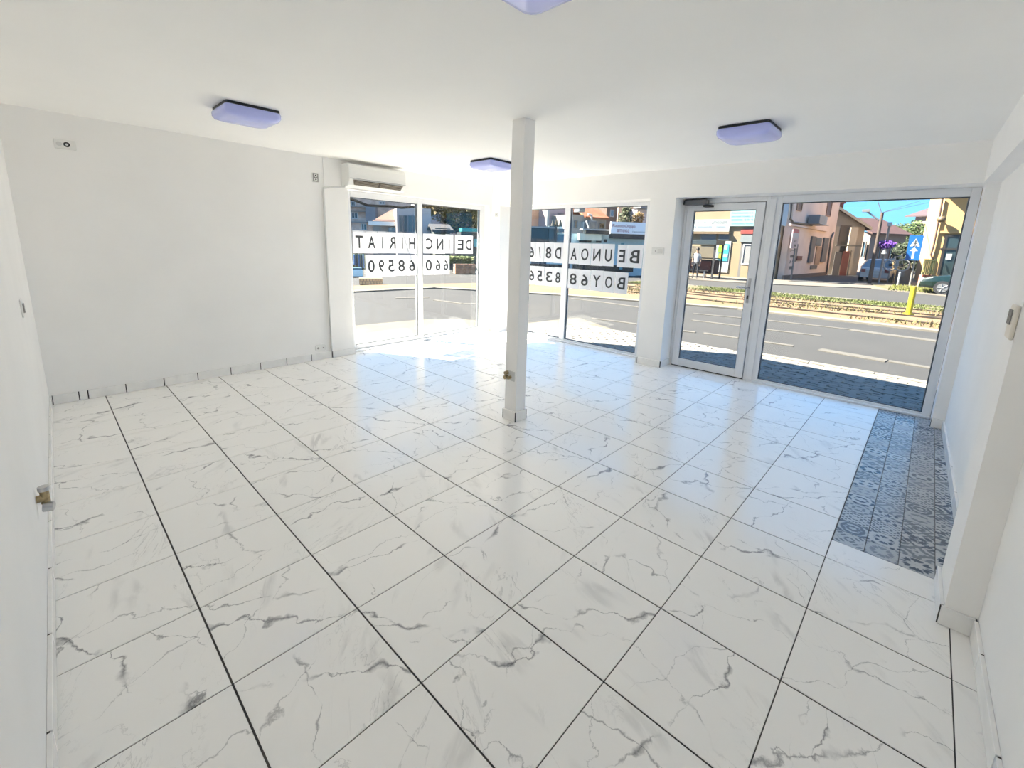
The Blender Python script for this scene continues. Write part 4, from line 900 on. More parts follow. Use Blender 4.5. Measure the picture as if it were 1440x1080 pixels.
# trees
def tree(name, label, base, th, crown, cols, nleaf=2600, ls=.16, trunk=.16, cat='tree'):
    root = empty(name, (base[0], base[1], GZ), label, cat)
    tm = M1(); tops = []
    B = Vector((base[0], base[1], GZ))
    tm.cyl(B, B+Z*th*.6, trunk, 8, trunk*.75)
    for (cx, cy, cz, r) in crown: tm.cyl(B+Z*th*.55, B+Vector((cx, cy, cz)), trunk*.55, 6, trunk*.15)
    tm.build('trunk', mat('bark', (.12, .085, .06), .9), root)
    lm = M1()
    for k in range(nleaf):
        cx, cy, cz, r = random.choice(crown); v = Vector((random.gauss(0, 1), random.gauss(0, 1), random.gauss(0, 1))).normalized()*r*random.uniform(.55, 1.05)
        c = B+Vector((cx, cy, cz))+v; a = Vector((random.gauss(0, 1), random.gauss(0, 1), random.gauss(0, 1))).normalized(); b_ = a.orthogonal().normalized()
        s_ = ls*random.uniform(.6, 1.3); lm.add([c-a*s_, c+b_*s_*.5, c+a*s_, c-b_*s_*.5], [(0, 1, 2, 3)])
    o = lm.build('foliage', mat('leaf_'+name+'%d' % int(cols[0][1]*1000), cols[0], .7, c2=cols[1], nscale=1.2), root); o['kind'] = 'stuff'; return root
tb = gd(1270, 70); tree('green_tree', 'green leafy tree between the old houses', tb, 5, [(-.3, 0, 3.9, 1.2), (.2, .6, 4.5, 1.0), (.2, -.8, 4.7, 1.1), (0, -1.5, 4.2, 1.1), (0, -1.0, 3.0, 1.2), (0, .6, 3.4, 1.1)], ((.13, .21, .04), (.05, .09, .018)), 4200, .15)
tb = gd(1286, 50); tree('dark_shrub', 'dark green shrub mass behind the blue crossing sign', tb, 2, [(0, .5, 2.0, .9), (0, -.3, 2.5, 1.0), (0, .2, 1.1, .9), (0, -1.0, 1.6, .9)], ((.045, .075, .02), (.015, .03, .01)), 3000, .14, .08, 'shrub')

# poles, signs
def pole_top(base, u, v):     # height at which the vertical over base meets image row v
    r = ray(u, v); h = math.hypot(base.x-CAM.x, base.y-CAM.y)/math.hypot(r.x, r.y); return CAM.z+r.z*h
ub = gp(1222, 399); zt_ = pole_top(ub, 1240, 299)
up = empty('street_lamp', (ub.x, ub.y, GZ), 'brown utility pole with a lamp arm pointing to the pinkish house', 'street lamp')
M1().cyl((ub.x, ub.y, GZ), (ub.x, ub.y, zt_), .11, 10, .08).build('pole', mat('pole_brown', (.16, .11, .09), .8), up)
M1().cyl((ub.x, ub.y, zt_-.5), (ub.x, ub.y+.75, zt_+.1), .045, 8).build('arm', DSTEEL, up); M1().box(ub.x-.12, ub.x+.12, ub.y+.6, ub.y+.95, zt_+.05, zt_+.2).build('lamp_head', GREYF, up)
M1().cyl((ub.x, ub.y, zt_-.1), (ub.x, ub.y+.5, zt_+1.1), .02, 6).build('aerial', DSTEEL, up)
for k, (hu, hv, wl_) in enumerate((((1298, 284), 60, 'thin overhead wire running right from the utility pole'), ((1281, 283), 52, 'thin overhead wire running up from the utility pole'))):
    e_ = gd(hu[0], wl_) if not isinstance(wl_, str) else gd(hu[0], hv); ze = pole_top(e_, hu[0], hu[1])
    tag(M1().cyl((ub.x, ub.y, zt_), (e_.x, e_.y, ze), .012, 5).build('overhead_wire', BLACK), wl_ if isinstance(wl_, str) else 'thin overhead wire', 'wire')
pb = gp(1235, 399.5); zt_ = pole_top(pb, 1247, 318)
pp = empty('flower_pole', (pb.x, pb.y, GZ), 'thin white-topped pole carrying a ball of purple flowers', 'pole')
M1().cyl((pb.x, pb.y, GZ), (pb.x, pb.y, zt_), .055, 8).build('pole', mat('pole_pinkgrey', (.42, .36, .34), .6), pp)
M1().box(pb.x-.1, pb.x+.1, pb.y-.1, pb.y+.1, zt_, zt_+.22).build('pole_cap', WHITEF, pp)
zf = pole_top(pb, 1244, 344)
mb = M1()
for k in range(420):
    v = Vector((random.gauss(0, 1), random.gauss(0, 1), random.gauss(0, 1))).normalized()*random.uniform(.15, .42); v.z *= .62; v.y *= 1.15; c = Vector((pb.x-.05, pb.y, zf))+v
    a = Vector((random.gauss(0, 1), random.gauss(0, 1), random.gauss(0, 1))).normalized()*.07; b_ = a.orthogonal().normalized()*.05; mb.add([c-a, c+b_, c+a, c-b_], [(0, 1, 2, 3)])
o = mb.build('flowers', mat('purple_flower', (.20, .04, .60), .7, c2=(.10, .02, .30), nscale=6), pp); o['kind'] = 'stuff'
zf2 = pole_top(pb, 1241, 352)
M1().cyl((pb.x-.15, pb.y, zf2-.2), (pb.x-.15, pb.y, zf2+.15), .14, 8, .02).build('white_cone', WHITEF, pp)
# blue crossing sign
sb = gp(1279, 402); FS = Fac((sb.x, sb.y+.6), (sb.x, sb.y-.6))
cs = empty('crossing_sign', (sb.x, sb.y, GZ), 'blue pedestrian crossing sign with white triangle and arrow on a post', 'sign')
M1().cyl((sb.x+.06, sb.y, GZ), (sb.x+.06, sb.y, FS.at(1292, 332)[1]), .05, 8).build('post', mat('post_galvanised', (.45, .43, .40), .5, metal=.3), cs)
brd = FS.px((1276, 331, 1296, 366), .03, .07, 'board', mat('sign_blue', (.01, .17, .62), .4), cs)
r_ = FS.R(1276, 331, 1296, 366); s0, s1, z0, z1 = r_; cs_ = (s0+s1)/2; wd = (s1-s0); sgn = 1
WSG = mat('sign_white_mark', (.82, .84, .86), .5)
def tri(mb, a, b_, c, d0=.071, d1=.077):
    vs = [P3(FS, p[0], d, p[1]) for d in (d0, d1) for p in (a, b_, c)]; return mb.add(vs, [(2, 1, 0), (3, 4, 5), (0, 1, 4, 3), (1, 2, 5, 4), (2, 0, 3, 5)])
o_ = tri(M1(), (cs_-wd*.36, z1-.44*(z1-z0)), (cs_+wd*.36, z1-.44*(z1-z0)), (cs_, z1-.12*(z1-z0))).build('triangle', WSG, brd)
mb = M1(); zc = z1-.34*(z1-z0)
mb.cyl(P3(FS, cs_, .077, zc+.15), P3(FS, cs_, .083, zc+.15), .05, 8)
for a_, b_ in (((0, .10), (0, -.04)), ((0, -.04), (-.07, -.14)), ((0, -.04), (.08, -.13)), ((0, .07), (.08, .0)), ((0, .07), (-.07, .02))):
    mb.cyl(P3(FS, cs_+a_[0], .08, zc+a_[1]), P3(FS, cs_+b_[0], .08, zc+b_[1]), .018, 5)
mb.build('walking_figure', INK, brd)
mb = M1(); za = z0+.42*(z1-z0); mb.prism([(0, 0), (0, 0), (0, 0)], 0, 0) if False else None
tri(mb, (cs_-wd*.30, za-.05*(z1-z0)), (cs_+wd*.30, za-.05*(z1-z0)), (cs_, za+.10*(z1-z0)))
mb.obox(P3(FS, cs_, 0, 0), FS.d, FS.n, Z, (-wd*.09, wd*.09), (.071, .076), (z0+.06*(z1-z0), za-.04*(z1-z0))); mb.build('arrow', WSG, brd)
# yellow post
yb = gp(1277, 444); tag(M1().cyl((yb.x, yb.y, GZ), (yb.x, yb.y, pole_top(yb, 1283, 403)), .07, 14).cyl((yb.x, yb.y, GZ+.02), (yb.x, yb.y, GZ+.07), .13, 12).build('yellow_post', mat('post_yellow', (.80, .66, .02), .45)), 'bright yellow round post standing in the tram reserve', 'post')
for k, (uu, vv, l_) in enumerate(((1250.5, 397, 'small yellow bollard beside the white car'), (1262, 402, 'small white bollard in the grass patch'))):
    q = gp(uu, vv); tag(M1().cyl((q.x, q.y, GZ), (q.x, q.y, GZ+.75), .05, 8).ball((q.x, q.y, GZ+.75), .055, 5, 8).build('bollard', (MATS['post_yellow'], WHITEF)[k]), l_, 'bollard')

# cars
def car(loc, heading, label, bodym, L=4.2, Wd=1.7, Hh=1.45, glassm=None):
    root = empty('car', (loc[0], loc[1], GZ), label, 'car'); root.rotation_euler.z = heading
    prof = [(-L/2, .45, .75, .86), (-L/2+.08, .28, .92, .95), (-L*.30, .26, .95, 1), (0, .24, .93, 1), (L*.22, .24, .92, 1), (L*.40, .26, .80, .95), (L/2-.05, .30, .66, .84), (L/2, .42, .58, .74)]   # x, z low, z high, width factor
    def ringc(x, z0, z1, f):
        w_ = Wd/2*f; return [(x, -w_*.94, z0), (x, -w_, z0+.12), (x, -w_, (z0+z1)/2+.05), (x, -w_*.93, z1), (x, w_*.93, z1), (x, w_, (z0+z1)/2+.05), (x, w_, z0+.12), (x, w_*.94, z0)]
    def put(mb, name, m, parent=root):
        o = bpy.data.objects.new(name, mb.mesh(name, m)); COL.objects.link(o); o.parent = parent; return o
    mb = M1(); mb.loft([ringc(*p) for p in prof], False); bd = put(mb, 'body', bodym); bv = bd.modifiers.new('b', 'BEVEL'); bv.width = .05; bv.segments = 2
    cab = [(-L*.43, .93, -L*.30, Hh-.07), (L*.20, .92, L*.03, Hh-.05)]
    wb, wt = Wd/2*.92, Wd/2*.72
    x0, x1, t0, t1 = -L*.44, L*.24, -L*.30, L*.06
    V = [(x0, -wb, .92), (x1, -wb, .90), (x1, wb, .90), (x0, wb, .92), (t0, -wt, Hh-.06), (t1, -wt, Hh-.04), (t1, wt, Hh-.04), (t0, wt, Hh-.06)]
    mb = M1(); mb.add(V, [(0, 1, 5, 4), (1, 2, 6, 5), (2, 3, 7, 6), (3, 0, 4, 7)]); put(mb, 'windows', glassm or DGL)
    mb = M1(); mb.add([(t0-.04, -wt-.02, Hh-.07), (t1+.04, -wt-.02, Hh-.05), (t1+.04, wt+.02, Hh-.05), (t0-.04, wt+.02, Hh-.07), (t0+.15, -wt+.12, Hh), (t1-.1, -wt+.12, Hh), (t1-.1, wt-.12, Hh), (t0+.15, wt-.12, Hh)], [(4, 5, 6, 7), (0, 1, 5, 4), (1, 2, 6, 5), (2, 3, 7, 6), (3, 0, 4, 7), (3, 2, 1, 0)]); put(mb, 'roof', bodym)
    mb = M1()
    for s_ in (-1, 1):
        for a_, c_ in ((V[0], V[4]), (V[1], V[5])): mb.cyl((a_[0], s_*abs(a_[1]), a_[2]), (c_[0], s_*abs(c_[1]), c_[2]), .04, 6)
        mb.cyl((-L*.12, s_*(wb+.005), .92), (-L*.10, s_*(wt+.01), Hh-.06), .04, 6)
    put(mb, 'pillars', bodym)
    for x in (-L*.31, L*.31):
        for s_ in (-1, 1):
            mb = M1(); mb.cyl((x, s_*(Wd/2-.18), .31), (x, s_*(Wd/2+.015), .31), .31, 18); wh = put(mb, 'wheel', BLACK)
            mb = M1(); mb.cyl((x, s_*(Wd/2+.016), .31), (x, s_*(Wd/2+.03), .31), .20, 14)
            for k in range(5): an = 2*math.pi*k/5; mb.cyl((x, s_*(Wd/2+.03), .31), (x+.19*math.cos(an), s_*(Wd/2+.035), .31+.19*math.sin(an)), .025, 5)
            put(mb, 'hubcap', mat('hubcap', (.6, .6, .6), .35, metal=.6), wh)
    for s_ in (-1, 1):
        mb = M1(); mb.box(L/2-.16, L/2-.01, min(s_*Wd*.27, s_*Wd*.40), max(s_*Wd*.27, s_*Wd*.40), .55, .69); put(mb, 'headlight', mat('headlight', (.75, .78, .8), .1))
        mb = M1(); mb.box(-L/2-.015, -L/2+.1, min(s_*Wd*.28, s_*Wd*.41), max(s_*Wd*.28, s_*Wd*.41), .62, .82); put(mb, 'tail_light', mat('tail_light', (.4, .02, .02), .3))
        mb = M1(); mb.box(L*.16, L*.19, min(s_*Wd*.5, s_*Wd*.6), max(s_*Wd*.5, s_*Wd*.6), .92, 1.06); put(mb, 'mirror', bodym)
    mb = M1(); mb.box(-L/2-.02, -L/2+.05, -.26, .26, .50, .62); put(mb, 'number_plate', WHITEF)
    mb = M1(); mb.box(-L/2-.05, -L/2+.1, -Wd*.42, Wd*.42, .30, .46); mb.box(L/2-.1, L/2+.03, -Wd*.37, Wd*.37, .30, .44); put(mb, 'bumper', bodym)
    return root
WC = mat('car_white', (.72, .73, .74), .25, coat=.5); GC = mat('car_dark_green', (.01, .03, .022), .2, coat=.8)
c0 = gp(1224, 397); car((c0.x+2.3, c0.y-.25), math.radians(-4), 'white car parked tail towards the road between the poles', WC, glassm=BGL)
c0 = gd(1252, 46); car((c0.x, c0.y), math.radians(0), 'dark blue car parked beyond the white car', mat('car_dark_blue', (.03, .04, .07), .25, coat=.5))
wf = gp(1323, 414.5); car((wf.x+.9, wf.y-1.3), math.radians(90), 'dark green car cut off by the right window edge', GC)
# bicycle leaning behind the sign
def bicycle(u0, u1, dist, v0, label):
    a_ = gd(u0, dist); e_ = gd(u1, dist); root = empty('bicycle', (a_.x, a_.y, GZ), label, 'bicycle'); r = .34
    zc = CAM.z+ray((u0+u1)/2, v0).z*(dist/math.hypot(ray((u0+u1)/2, v0).x, ray((u0+u1)/2, v0).y))
    A_ = Vector((a_.x, a_.y, zc)); E_ = Vector((e_.x, e_.y, zc)); d = (E_-A_).normalized()
    WT_ = mat('bike_white', (.75, .75, .74), .4)
    for c in (A_, E_):
        mb = M1(); pts = [c+d*r*math.cos(t)+Z*r*math.sin(t) for t in [2*math.pi*k/18 for k in range(19)]]
        mb.tube(pts, .045, 5)
        wh = mb.build('wheel', WT_, root); mb = M1()
        for k in range(8): an = math.pi*k/8; mb.cyl(c-(d*math.cos(an)+Z*math.sin(an))*r*.95, c+(d*math.cos(an)+Z*math.sin(an))*r*.95, .008, 4)
        mb.ball(c, .10, 5, 8); mb.build('spokes', BLACK, wh)
    mb = M1(); m_ = (A_+E_)/2; st = m_-d*.15+Z*.55; hd_ = E_-d*.12+Z*.6
    for p, q in ((A_, m_-Z*.05), (A_, st), (st, m_-Z*.05), (m_-Z*.05, hd_), (st-Z*.1, hd_), (hd_+Z*.1, E_)): mb.cyl(p, q, .025, 6)
    mb.build('frame', WT_, root); M1().obox(st, d, Z, d.cross(Z), (-.12, .12), (0, .04), (-.05, .05)).build('saddle', BLACK, root); M1().cyl(hd_+Z*.12-d.cross(Z)*.25, hd_+Z*.12+d.cross(Z)*.25, .02, 6).build('handlebar', BLACK, root)
    M1().cyl(A_-Z*r, Vector((A_.x, A_.y, GZ)), .03, 6).build('rack_leg', DSTEEL, root); M1().cyl(E_-Z*r, Vector((E_.x, E_.y, GZ)), .03, 6).build('rack_leg', DSTEEL, root)
bicycle(1258, 1274.5, 36, 373, 'white bicycle raised on a rack left of the crossing sign')
mb = M1(); q = gd(1268, 34); F = Fac(tuple(gd(1259, 36.6)), tuple(gd(1281, 36.6)))
b = bld(F, 'low_wall', 'low grey wall and step under the white bicycle', 'wall'); F.px((1259, 379, 1284, 400), -.3, 0, 'wall', mat('low_wall_grey', (.33, .30, .26), .9, noise=.2), b); F.px((1262, 380, 1272, 389), .005, .05, 'grille', DSTEEL, b)

# ---- seen through the middle window
def fac_v(u0, v0, u1, v1): return Fac(tuple(gp(u0, v0)), tuple(gp(u1, v1)))
K = fac_v(735, 384, 912, 388.0)
b = bld(K, 'kiosk_row', 'row of low shops and kiosks with a pale blue front across the junction')
zt_ = K.at(850, 330)[1]; house(K, K.at(712, 350)[0], K.at(915, 350)[0], zt_, 4, mat('pale_blue_panel', (1.0, 1.4, 1.55), .6, noise=.08), b)
K.px((743, 321, 772, 341), .01, .25, 'dark_shopfront', mat('shopfront_black', (.025, .03, .04), .3), b); K.px((743, 319, 778, 321), .01, .5, 'roof_edge', mat('edge_white', (.6, .6, .58), .6), b)
K.px((770, 318, 781, 340), .02, .4, 'teal_pillar', mat('teal_dark', (.07, .12, .14), .5), b)
K.px((781, 322, 797, 327), .02, .5, 'canopy', mat('canopy_grey', (.26, .28, .28), .6), b)
K.px((747, 341, 768, 382), .01, .1, 'blue_window', BGL, b); K.px((782, 330, 797, 340), .01, .08, 'blue_window', mat('light_blue_pane', (.22, .42, .60), .2), b)
K.px((812, 329, 842, 338), .02, .5, 'cream_box', mat('cream_box', (1.5, 1.45, 1.1), .7), b); K.px((814, 338, 831, 341), .02, .1, 'vent_slot', BLACK, b)
K.px((838, 338, 845, 341.5), .02, .1, 'vent_slot', BLACK, b); K.px((849, 336.5, 853, 341), .02, .1, 'vent_slot', BLACK, b)
K.px((820, 324.5, 852, 329), .02, .6, 'dark_roof_band', mat('band_dark', (.05, .045, .04), .6), b); K.px((815, 322.5, 853, 324.3), .02, .65, 'white_gutter', WHITEF, b)
K.px((856, 329, 908, 336), .02, .7, 'dark_roof_band', mat('band_navy', (.035, .045, .07), .5), b)
K.px((743, 371, 798, 376), .3, .5, 'dark_fence_band', mat('fence_dark', (.05, .05, .045), .8, noise=.4, nscale=5), b); K.px((803, 372, 886, 381), .3, .5, 'dark_fence_band', mat('fence_dark', (.05, .05, .045)), b)
K.px((867, 342, 870.5, 378), .55, .7, 'blue_post', mat('cyan_post', (.12, .55, .68), .5), b)
sg = empty('shop_sign', tuple(P3(K, K.at(877, 320)[0], .8, K.at(877, 329)[1])), 'white sign board with red script on the kiosk roof', 'sign')
K.px((851.5, 313.5, 902, 329.5), .75, .9, 'board', mat('board_white', (1.9, 1.85, 1.85), .5), sg)
ftext(K, (854, 316.5, 885, 321.5), 'RazooOqqo', REDINK, sg, .91); ftext(K, (860, 323, 877, 327), 'amuoa', REDINK, sg, .91); ftext(K, (881, 325.5, 900, 327.5), 'iuoooiuu', GREYINK, sg, .91)
K.px((880, 329.6, 882, 331), .5, .74, 'stand', DSTEEL, sg)
K.px((897, 370, 908, 384), .8, 1.0, 'cream_kerb', mat('cream_kerb', (.6, .52, .36), .9), b)
# behind the kiosks
F = fac_v(800, 374, 860, 374.5); b = bld(F, 'grey_house', 'grey house with orange-red tiled roof behind the kiosks')
z1 = F.at(840, 304)[1]; house(F, F.at(802, 310)[0], F.at(852.5, 310)[0], z1, 3, mat('grey_render', (.62, .58, .53), .9, noise=.08), b)
gable(F, min(F.at(824, 300)[0], F.at(853, 300)[0]), max(F.at(824, 300)[0], F.at(853, 300)[0]), z1, F.at(840, 291)[1], 3, TILE_R, b, .2)
window(F, (842, 313, 850, 322), b, GREYF); window(F, (807, 310, 812, 321), b, GREYF); F.px((817, 312, 818.6, 323), .01, .3, 'white_post', WHITEF, b)
mb = M1(); pts = [F.at(824, 302), F.at(829, 303), F.at(829, 312)]; mb.tube([P3(F, s_, .3, z_) for s_, z_ in pts], .09, 8); mb.build('flue', WHITEF, b)
for rr, l_ in (((806, 293, 814, 299), 'cooling unit high on the grey house'), ((819.5, 311, 830, 322), 'large grey cabinet on the grey house terrace')):
    c_ = F.R(*rr); e_ = empty('wall_unit', tuple(P3(F, c_[0], .1, c_[2])), l_, 'cabinet'); F.px(rr, .1, .9, 'case', mat('unit_grey', (.30, .33, .37)), e_, bevel=.03); q_ = (rr[0]+2, rr[1]+2, rr[2]-2, rr[3]-2); F.px(q_, .905, .93, 'grille', GREYF, e_)
F = fac_v(735, 371, 800, 371.5); b = bld(F, 'striped_house', 'pale pink house with horizontal boarding left of the window post')
house(F, F.at(769, 310)[0], F.at(799, 310)[0], F.at(785, 287)[1], 2, mat('board_pink', (.85, .70, .70), .8), b)
r_ = F.R(770, 296, 797, 321); nb_ = 11
for k in range(nb_): hh = (r_[3]-r_[2])/nb_; mb = M1(); F.box(mb, (r_[0], r_[1], r_[2]+k*hh, r_[2]+(k+1)*hh-.05), .005, .06); mb.build('weatherboard', mat('board_pink2', (.85, .66, .68), .8), b)
window(F, (783, 300, 792, 317), b, GREYF, mull=1, bars=1)
F.px((766.5, 294, 769.5, 321), .01, .3, 'white_corner_post', WHITEF, b)
F = fac_v(730, 370, 770, 370.2); b = bld(F, 'orange_building', 'plain orange building beside the column')
house(F, F.at(700, 310)[0], F.at(762, 310)[0], F.at(750, 284)[1], 2, mat('orange_render', (1.4, .75, .42), .9), b); F.px((762.5, 280, 766, 321), -.2, .3, 'grey_strip', GREYF, b)
for k, (uu, vt) in enumerate(((747.5, 306), (752.5, 305), (758.5, 306))):
    q = gp(uu, 381); e_ = empty('rooftop_cypress', (q.x, q.y+.0, zt_-.1), ('first', 'second', 'third')[k]+' little dark cypress pot on the black shopfront, counted from the column', 'plant', 'cypress pots on the black shopfront')
    zz0 = pole_top(q, uu, 320); zz1 = pole_top(q, uu, vt)
    M1().cyl((q.x+2, q.y, zz0-.3), (q.x+2, q.y, zz0+.15), .16, 8, .2).build('pot', WHITEF, e_); M1().cyl((q.x+2, q.y, zz0+.15), (q.x+2, q.y, zz1), .17, 8, .02).build('foliage', mat('cypress', (.10, .08, .05), .9, noise=.4, nscale=20), e_)
F = fac_v(866, 371, 898, 371.5); b = bld(F, 'peach_building', 'peach coloured building behind the kiosk sign')
house(F, min(F.at(869, 300)[0], F.at(896, 300)[0]), max(F.at(869, 300)[0], F.at(896, 300)[0]), F.at(880, 286)[1], 2, mat('peach_render', (1.5, .95, .62), .9), b)
F = fac_v(852, 372.5, 869, 372.5); b = bld(F, 'narrow_house', 'narrow dark house end with a pale dormer behind the kiosks')
house(F, min(F.at(853, 300)[0], F.at(868, 300)[0]), max(F.at(853, 300)[0], F.at(868, 300)[0]), F.at(860, 290)[1], 2, mat('umber_render', (.28, .19, .15), .9, noise=.2), b); window(F, (857.5, 295, 863, 305), b, WHITEF, mat('light_blue_pane', (.22, .42, .60)))
F = fac_v(895, 372, 925, 372); b = bld(F, 'lilac_house', 'grey lilac house at the pier edge of the middle window')
house(F, min(F.at(896, 300)[0], F.at(925, 300)[0]), max(F.at(896, 300)[0], F.at(925, 300)[0]), F.at(905, 295)[1], 2, mat('lilac_render', (.8, .76, .80), .9), b); F.px((896, 288, 912, 294), -.5, .5, 'eave', GREYF, b)
q = gp(875, 377); tree('conifer', 'dark green conifer in front of the peach building', (q.x, q.y), 3, [(0, 0, 3.3, .9), (0, .1, 4.0, .65), (0, 0, 4.6, .4), (0, 0, 2.6, 1.0)], ((.10, .12, .03), (.04, .06, .015)), 1500, .12, .08)
q = gp(888, 377); tree('brown_shrub', 'yellow brown shrub in front of the peach building', (q.x, q.y), 2.6, [(0, 0, 3.0, .8), (0, -.7, 2.9, .8), (0, -.2, 4.1, .5)], ((.40, .24, .07), (.20, .14, .04)), 1300, .11, .06, 'shrub')

# ---- seen through the left window
F = fac_v(470, 362, 600, 366); b = bld(F, 'apartment_block', 'grey brown brick apartment block seen at the top of the left window')
house(F, min(F.at(455, 320)[0], F.at(548, 320)[0]), max(F.at(455, 320)[0], F.at(548, 320)[0]), F.at(500, 262)[1], 10, mat('brown_brick_wall', (1.05, .80, .66), .9, noise=.25, nscale=2), b)
for rr in ((494, 298, 504, 308), (494, 283, 500, 290), (533, 283, 542, 288), (516, 299, 523, 310), (508, 314, 516, 324)): window(F, rr, b, WHITEF, mull=1, t=.16)
for vv in (290.5, 297, 312): F.px((490, vv, 522, vv+1.2), .01, .25, 'floor_band', mat('band_grey', (.42, .37, .34), .8), b)
F.px((517, 291, 531, 312), .01, .6, 'balcony', mat('balcony_bluegrey', (.34, .38, .44), .6), b)
F = fac_v(520, 371, 560, 372.5); b = bld(F, 'orange_roof_house', 'small house with an orange roof and white fascia')
s_ = sorted((F.at(524, 315)[0], F.at(560, 315)[0])); z1 = F.at(542, 309)[1]; house(F, s_[0], s_[1], z1, 6, mat('slate_wall', (.45, .46, .47), .9), b)
gable(F, s_[0]+.2, s_[1], z1, F.at(550, 289)[1], 7, TILE_O, b, .15)
F.px((522.5, 312, 558.5, 317.5), .02, .5, 'white_fascia', mat('fascia_white', (1.6, 1.6, 1.5), .6), b); F.px((547, 320, 558, 327), .02, .1, 'blue_window', BGL, b)
F = fac_v(555, 374, 590, 374.5); b = bld(F, 'glass_pavilion', 'dark glazed pavilion left of the window post')
s_ = sorted((F.at(558, 315)[0], F.at(606, 315)[0])); z1 = F.at(575, 292)[1]; house(F, s_[0], s_[1], z1, 4, mat('pavilion_grey', (.95, .82, .78), .6), b)
for k in range(4): window(F, (561+k*6.5, 303, 566.5+k*6.5, 326), b, GREYF, mat('pavilion_glass', (.20, .25, .26), .15))
F = fac_v(592, 365.5, 640, 366); b = bld(F, 'blue_grey_house', 'blue grey house behind the autumn tree')
s_ = sorted((F.at(588, 315)[0], F.at(690, 315)[0])); house(F, s_[0], s_[1], F.at(600, 286)[1], 2, mat('bluegrey_render', (.55, .58, .62), .8), b); window(F, (594, 293, 604, 301), b, GREYF, mat('light_blue_pane', (.22, .42, .60)))
F.px((592, 316, 606, 327), .3, .6, 'white_sign', mat('board_white', (1.9, 1.85, 1.85)), b)
q = gp(645, 372); tree('autumn_tree', 'yellow brown autumn tree in the left window', (q.x, q.y), 4.2, [(-.6, .9, 4.6, 1.5), (.2, -.3, 5.0, 1.6), (.6, -1.4, 4.5, 1.4), (.8, -1.9, 3.6, 1.2), (0, .2, 3.6, 1.3), (-1.2, 1.8, 4.6, 1.0)], ((.80, .52, .09), (.28, .21, .08)), 9500, .15)
F = fac_v(628, 376, 700, 377); b = bld(F, 'teal_kiosk', 'market kiosk with a teal awning at the right of the left window', 'kiosk')
F.px((646, 322, 690, 326.5), .0, .9, 'awning', mat('teal_awning', (.03, .42, .42), .6), b); F.px((648, 327, 700, 372), -1.5, 0, 'wall', mat('kiosk_dark', (.05, .06, .07), .6), b)
F.px((666, 336, 672, 347), .02, .1, 'cyan_panel', mat('cyan_post', (.12, .55, .68)), b)
F = fac_v(612, 378, 650, 378.5); b = bld(F, 'grey_roof_shed', 'low shed with grey roof behind the letter sheets', 'shed')
s_ = sorted((F.at(612, 330)[0], F.at(633, 330)[0])); z1 = F.at(622, 321)[1]; house(F, s_[0], s_[1], z1, 3, mat('shed_dark', (.12, .13, .11), .9), b); gable(F, s_[0], s_[1], z1, F.at(622, 314)[1], 3, mat('shed_roof', (.06, .055, .06), .8), b, .2)
# brick planters and hedges
def brickwall(name, label, F, rect, cols, rows, m):
    b = empty(name, tuple(P3(F, F.R(*rect)[0], 0, GZ)), label, 'planter'); r = F.R(*rect); mb = M1(); F.box(mb, (r[0], r[1], r[2]+.005, r[3]-.02), -.5, -.02); mb.build('core', mat('mortar', (.4, .33, .27)), b)
    for j in range(rows):
        for i in range(cols+1):
            w_ = (r[1]-r[0])/cols; o_ = -.5*w_*(j % 2); a_ = max(r[0], r[0]+i*w_+o_); e_ = min(r[1], r[0]+(i+1)*w_+o_)
            if e_-a_ < .03: continue
            h_ = (r[3]-r[2])/rows; mb = M1(); F.box(mb, (a_+.008, e_-.008, r[2]+j*h_+.006, r[2]+(j+1)*h_-.006), -.02, .02+random.uniform(0, .01)); mb.build('brick', m, b)
    return b
BRK = mat('orange_brick', (1.1, .55, .30), .9, noise=.35, nscale=4)
F = fac_v(634, 385, 668, 385); brickwall('brick_planter', 'low orange brick planter seen at the right of the left window', F, (640, 371, 668, 385), 7, 5, BRK)
hb = gp(652, 376); mb = M1(); r_ = F.R(632, 362, 672, 372)
for k in range(1500):
    s_ = random.uniform(r_[0], r_[1]); z_ = random.uniform(GZ+.5, r_[3]); c = P3(F, s_, -.6-random.random()*.8, z_); a = Vector((random.gauss(0, 1), random.gauss(0, 1), random.gauss(0, 1))).normalized()*.12; b_ = a.orthogonal().normalized()*.06; mb.add([c-a, c+b_, c+a, c-b_], [(0, 1, 2, 3)])
tag(mb.build('hedge', mat('hedge_leaf', (.32, .40, .08), .8, c2=(.12, .17, .03), nscale=3)), 'low green hedge behind the brick planter', 'hedge', kind='stuff')
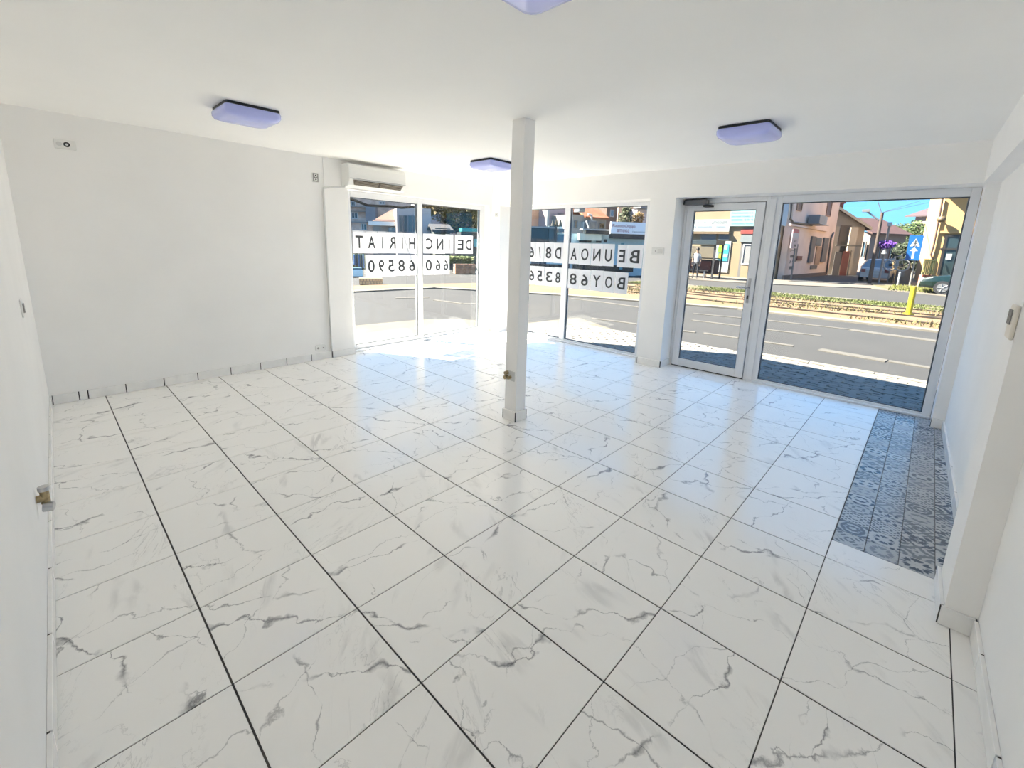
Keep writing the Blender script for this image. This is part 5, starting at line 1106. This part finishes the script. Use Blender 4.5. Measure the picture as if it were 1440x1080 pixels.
F = fac_v(500, 400, 540, 400); brickwall('brick_planter', 'sandy orange planter box under the zero sheet of the left window', F, (505, 391, 538, 400), 8, 2, mat('sand_brick', (1.5, 1.0, .55), .9, noise=.2, nscale=4))
F = fac_v(490, 389.5, 512, 389); b = bld(F, 'utility_cabinet', 'low pale teal cabinet at the left edge of the left window', 'cabinet')
F.px((488, 380, 510.5, 389), -.5, 0, 'case', mat('cabinet_teal', (1.6, 1.9, 1.9), .5), b, bevel=.02); F.px((494, 376.5, 510, 380), -.45, -.05, 'lid', mat('cabinet_blue', (.28, .46, .56), .4), b, bevel=.02)
F = fac_v(490, 384, 520, 384); b = bld(F, 'blue_parasol', 'folded blue striped awning beside the zero sheet', 'awning')
for k in range(5): F.px((497+k*3.2, 357.5, 499+k*3.2, 372+k*1.2), .0, .12, 'stripe', (mat('stripe_blue', (.16, .32, .60), .6), mat('stripe_dark', (.06, .09, .16), .6))[k % 2], b)
F.px((499, 372, 500, 384), .02, .08, 'pole', DSTEEL, b)
q = gp(497, 385); F = fac_v(485, 378, 520, 378)
mb = M1(); r_ = F.R(488, 357, 516, 378)
for k in range(1600):
    c = P3(F, random.uniform(r_[0], r_[1]), -random.random()*.8, random.uniform(GZ, r_[3]*random.uniform(.6, 1))); a = Vector((random.gauss(0, 1), random.gauss(0, 1), random.gauss(0, 1))).normalized()*.14; b_ = a.orthogonal().normalized()*.07; mb.add([c-a, c+b_, c+a, c-b_], [(0, 1, 2, 3)])
tag(mb.build('hedge', mat('hedge_leaf', (.2, .26, .05))), 'shaggy green hedge at the left edge of the left window', 'hedge', kind='stuff')
# cable outside the left window
pts = []
for (u_, v_) in ((486, 279), (500, 282), (516, 288.5), (530, 289.5), (548, 290), (565, 292), (585, 290.5), (606, 288)):
    r_ = ray(u_, v_); t_ = (5.1-CAM.y)/r_.y; pts.append(CAM+r_*t_)
pts = [Vector((pts[0].x, 4.6, 2.26))]+pts+[Vector((pts[-1].x+.1, 4.6, 2.26))]
tag(M1().tube(pts, .02, 6).build('hanging_cable', mat('cable_black', (.02, .02, .022), .95, spec=.1)), 'black cable drooping outside the top of the left window', 'cable')
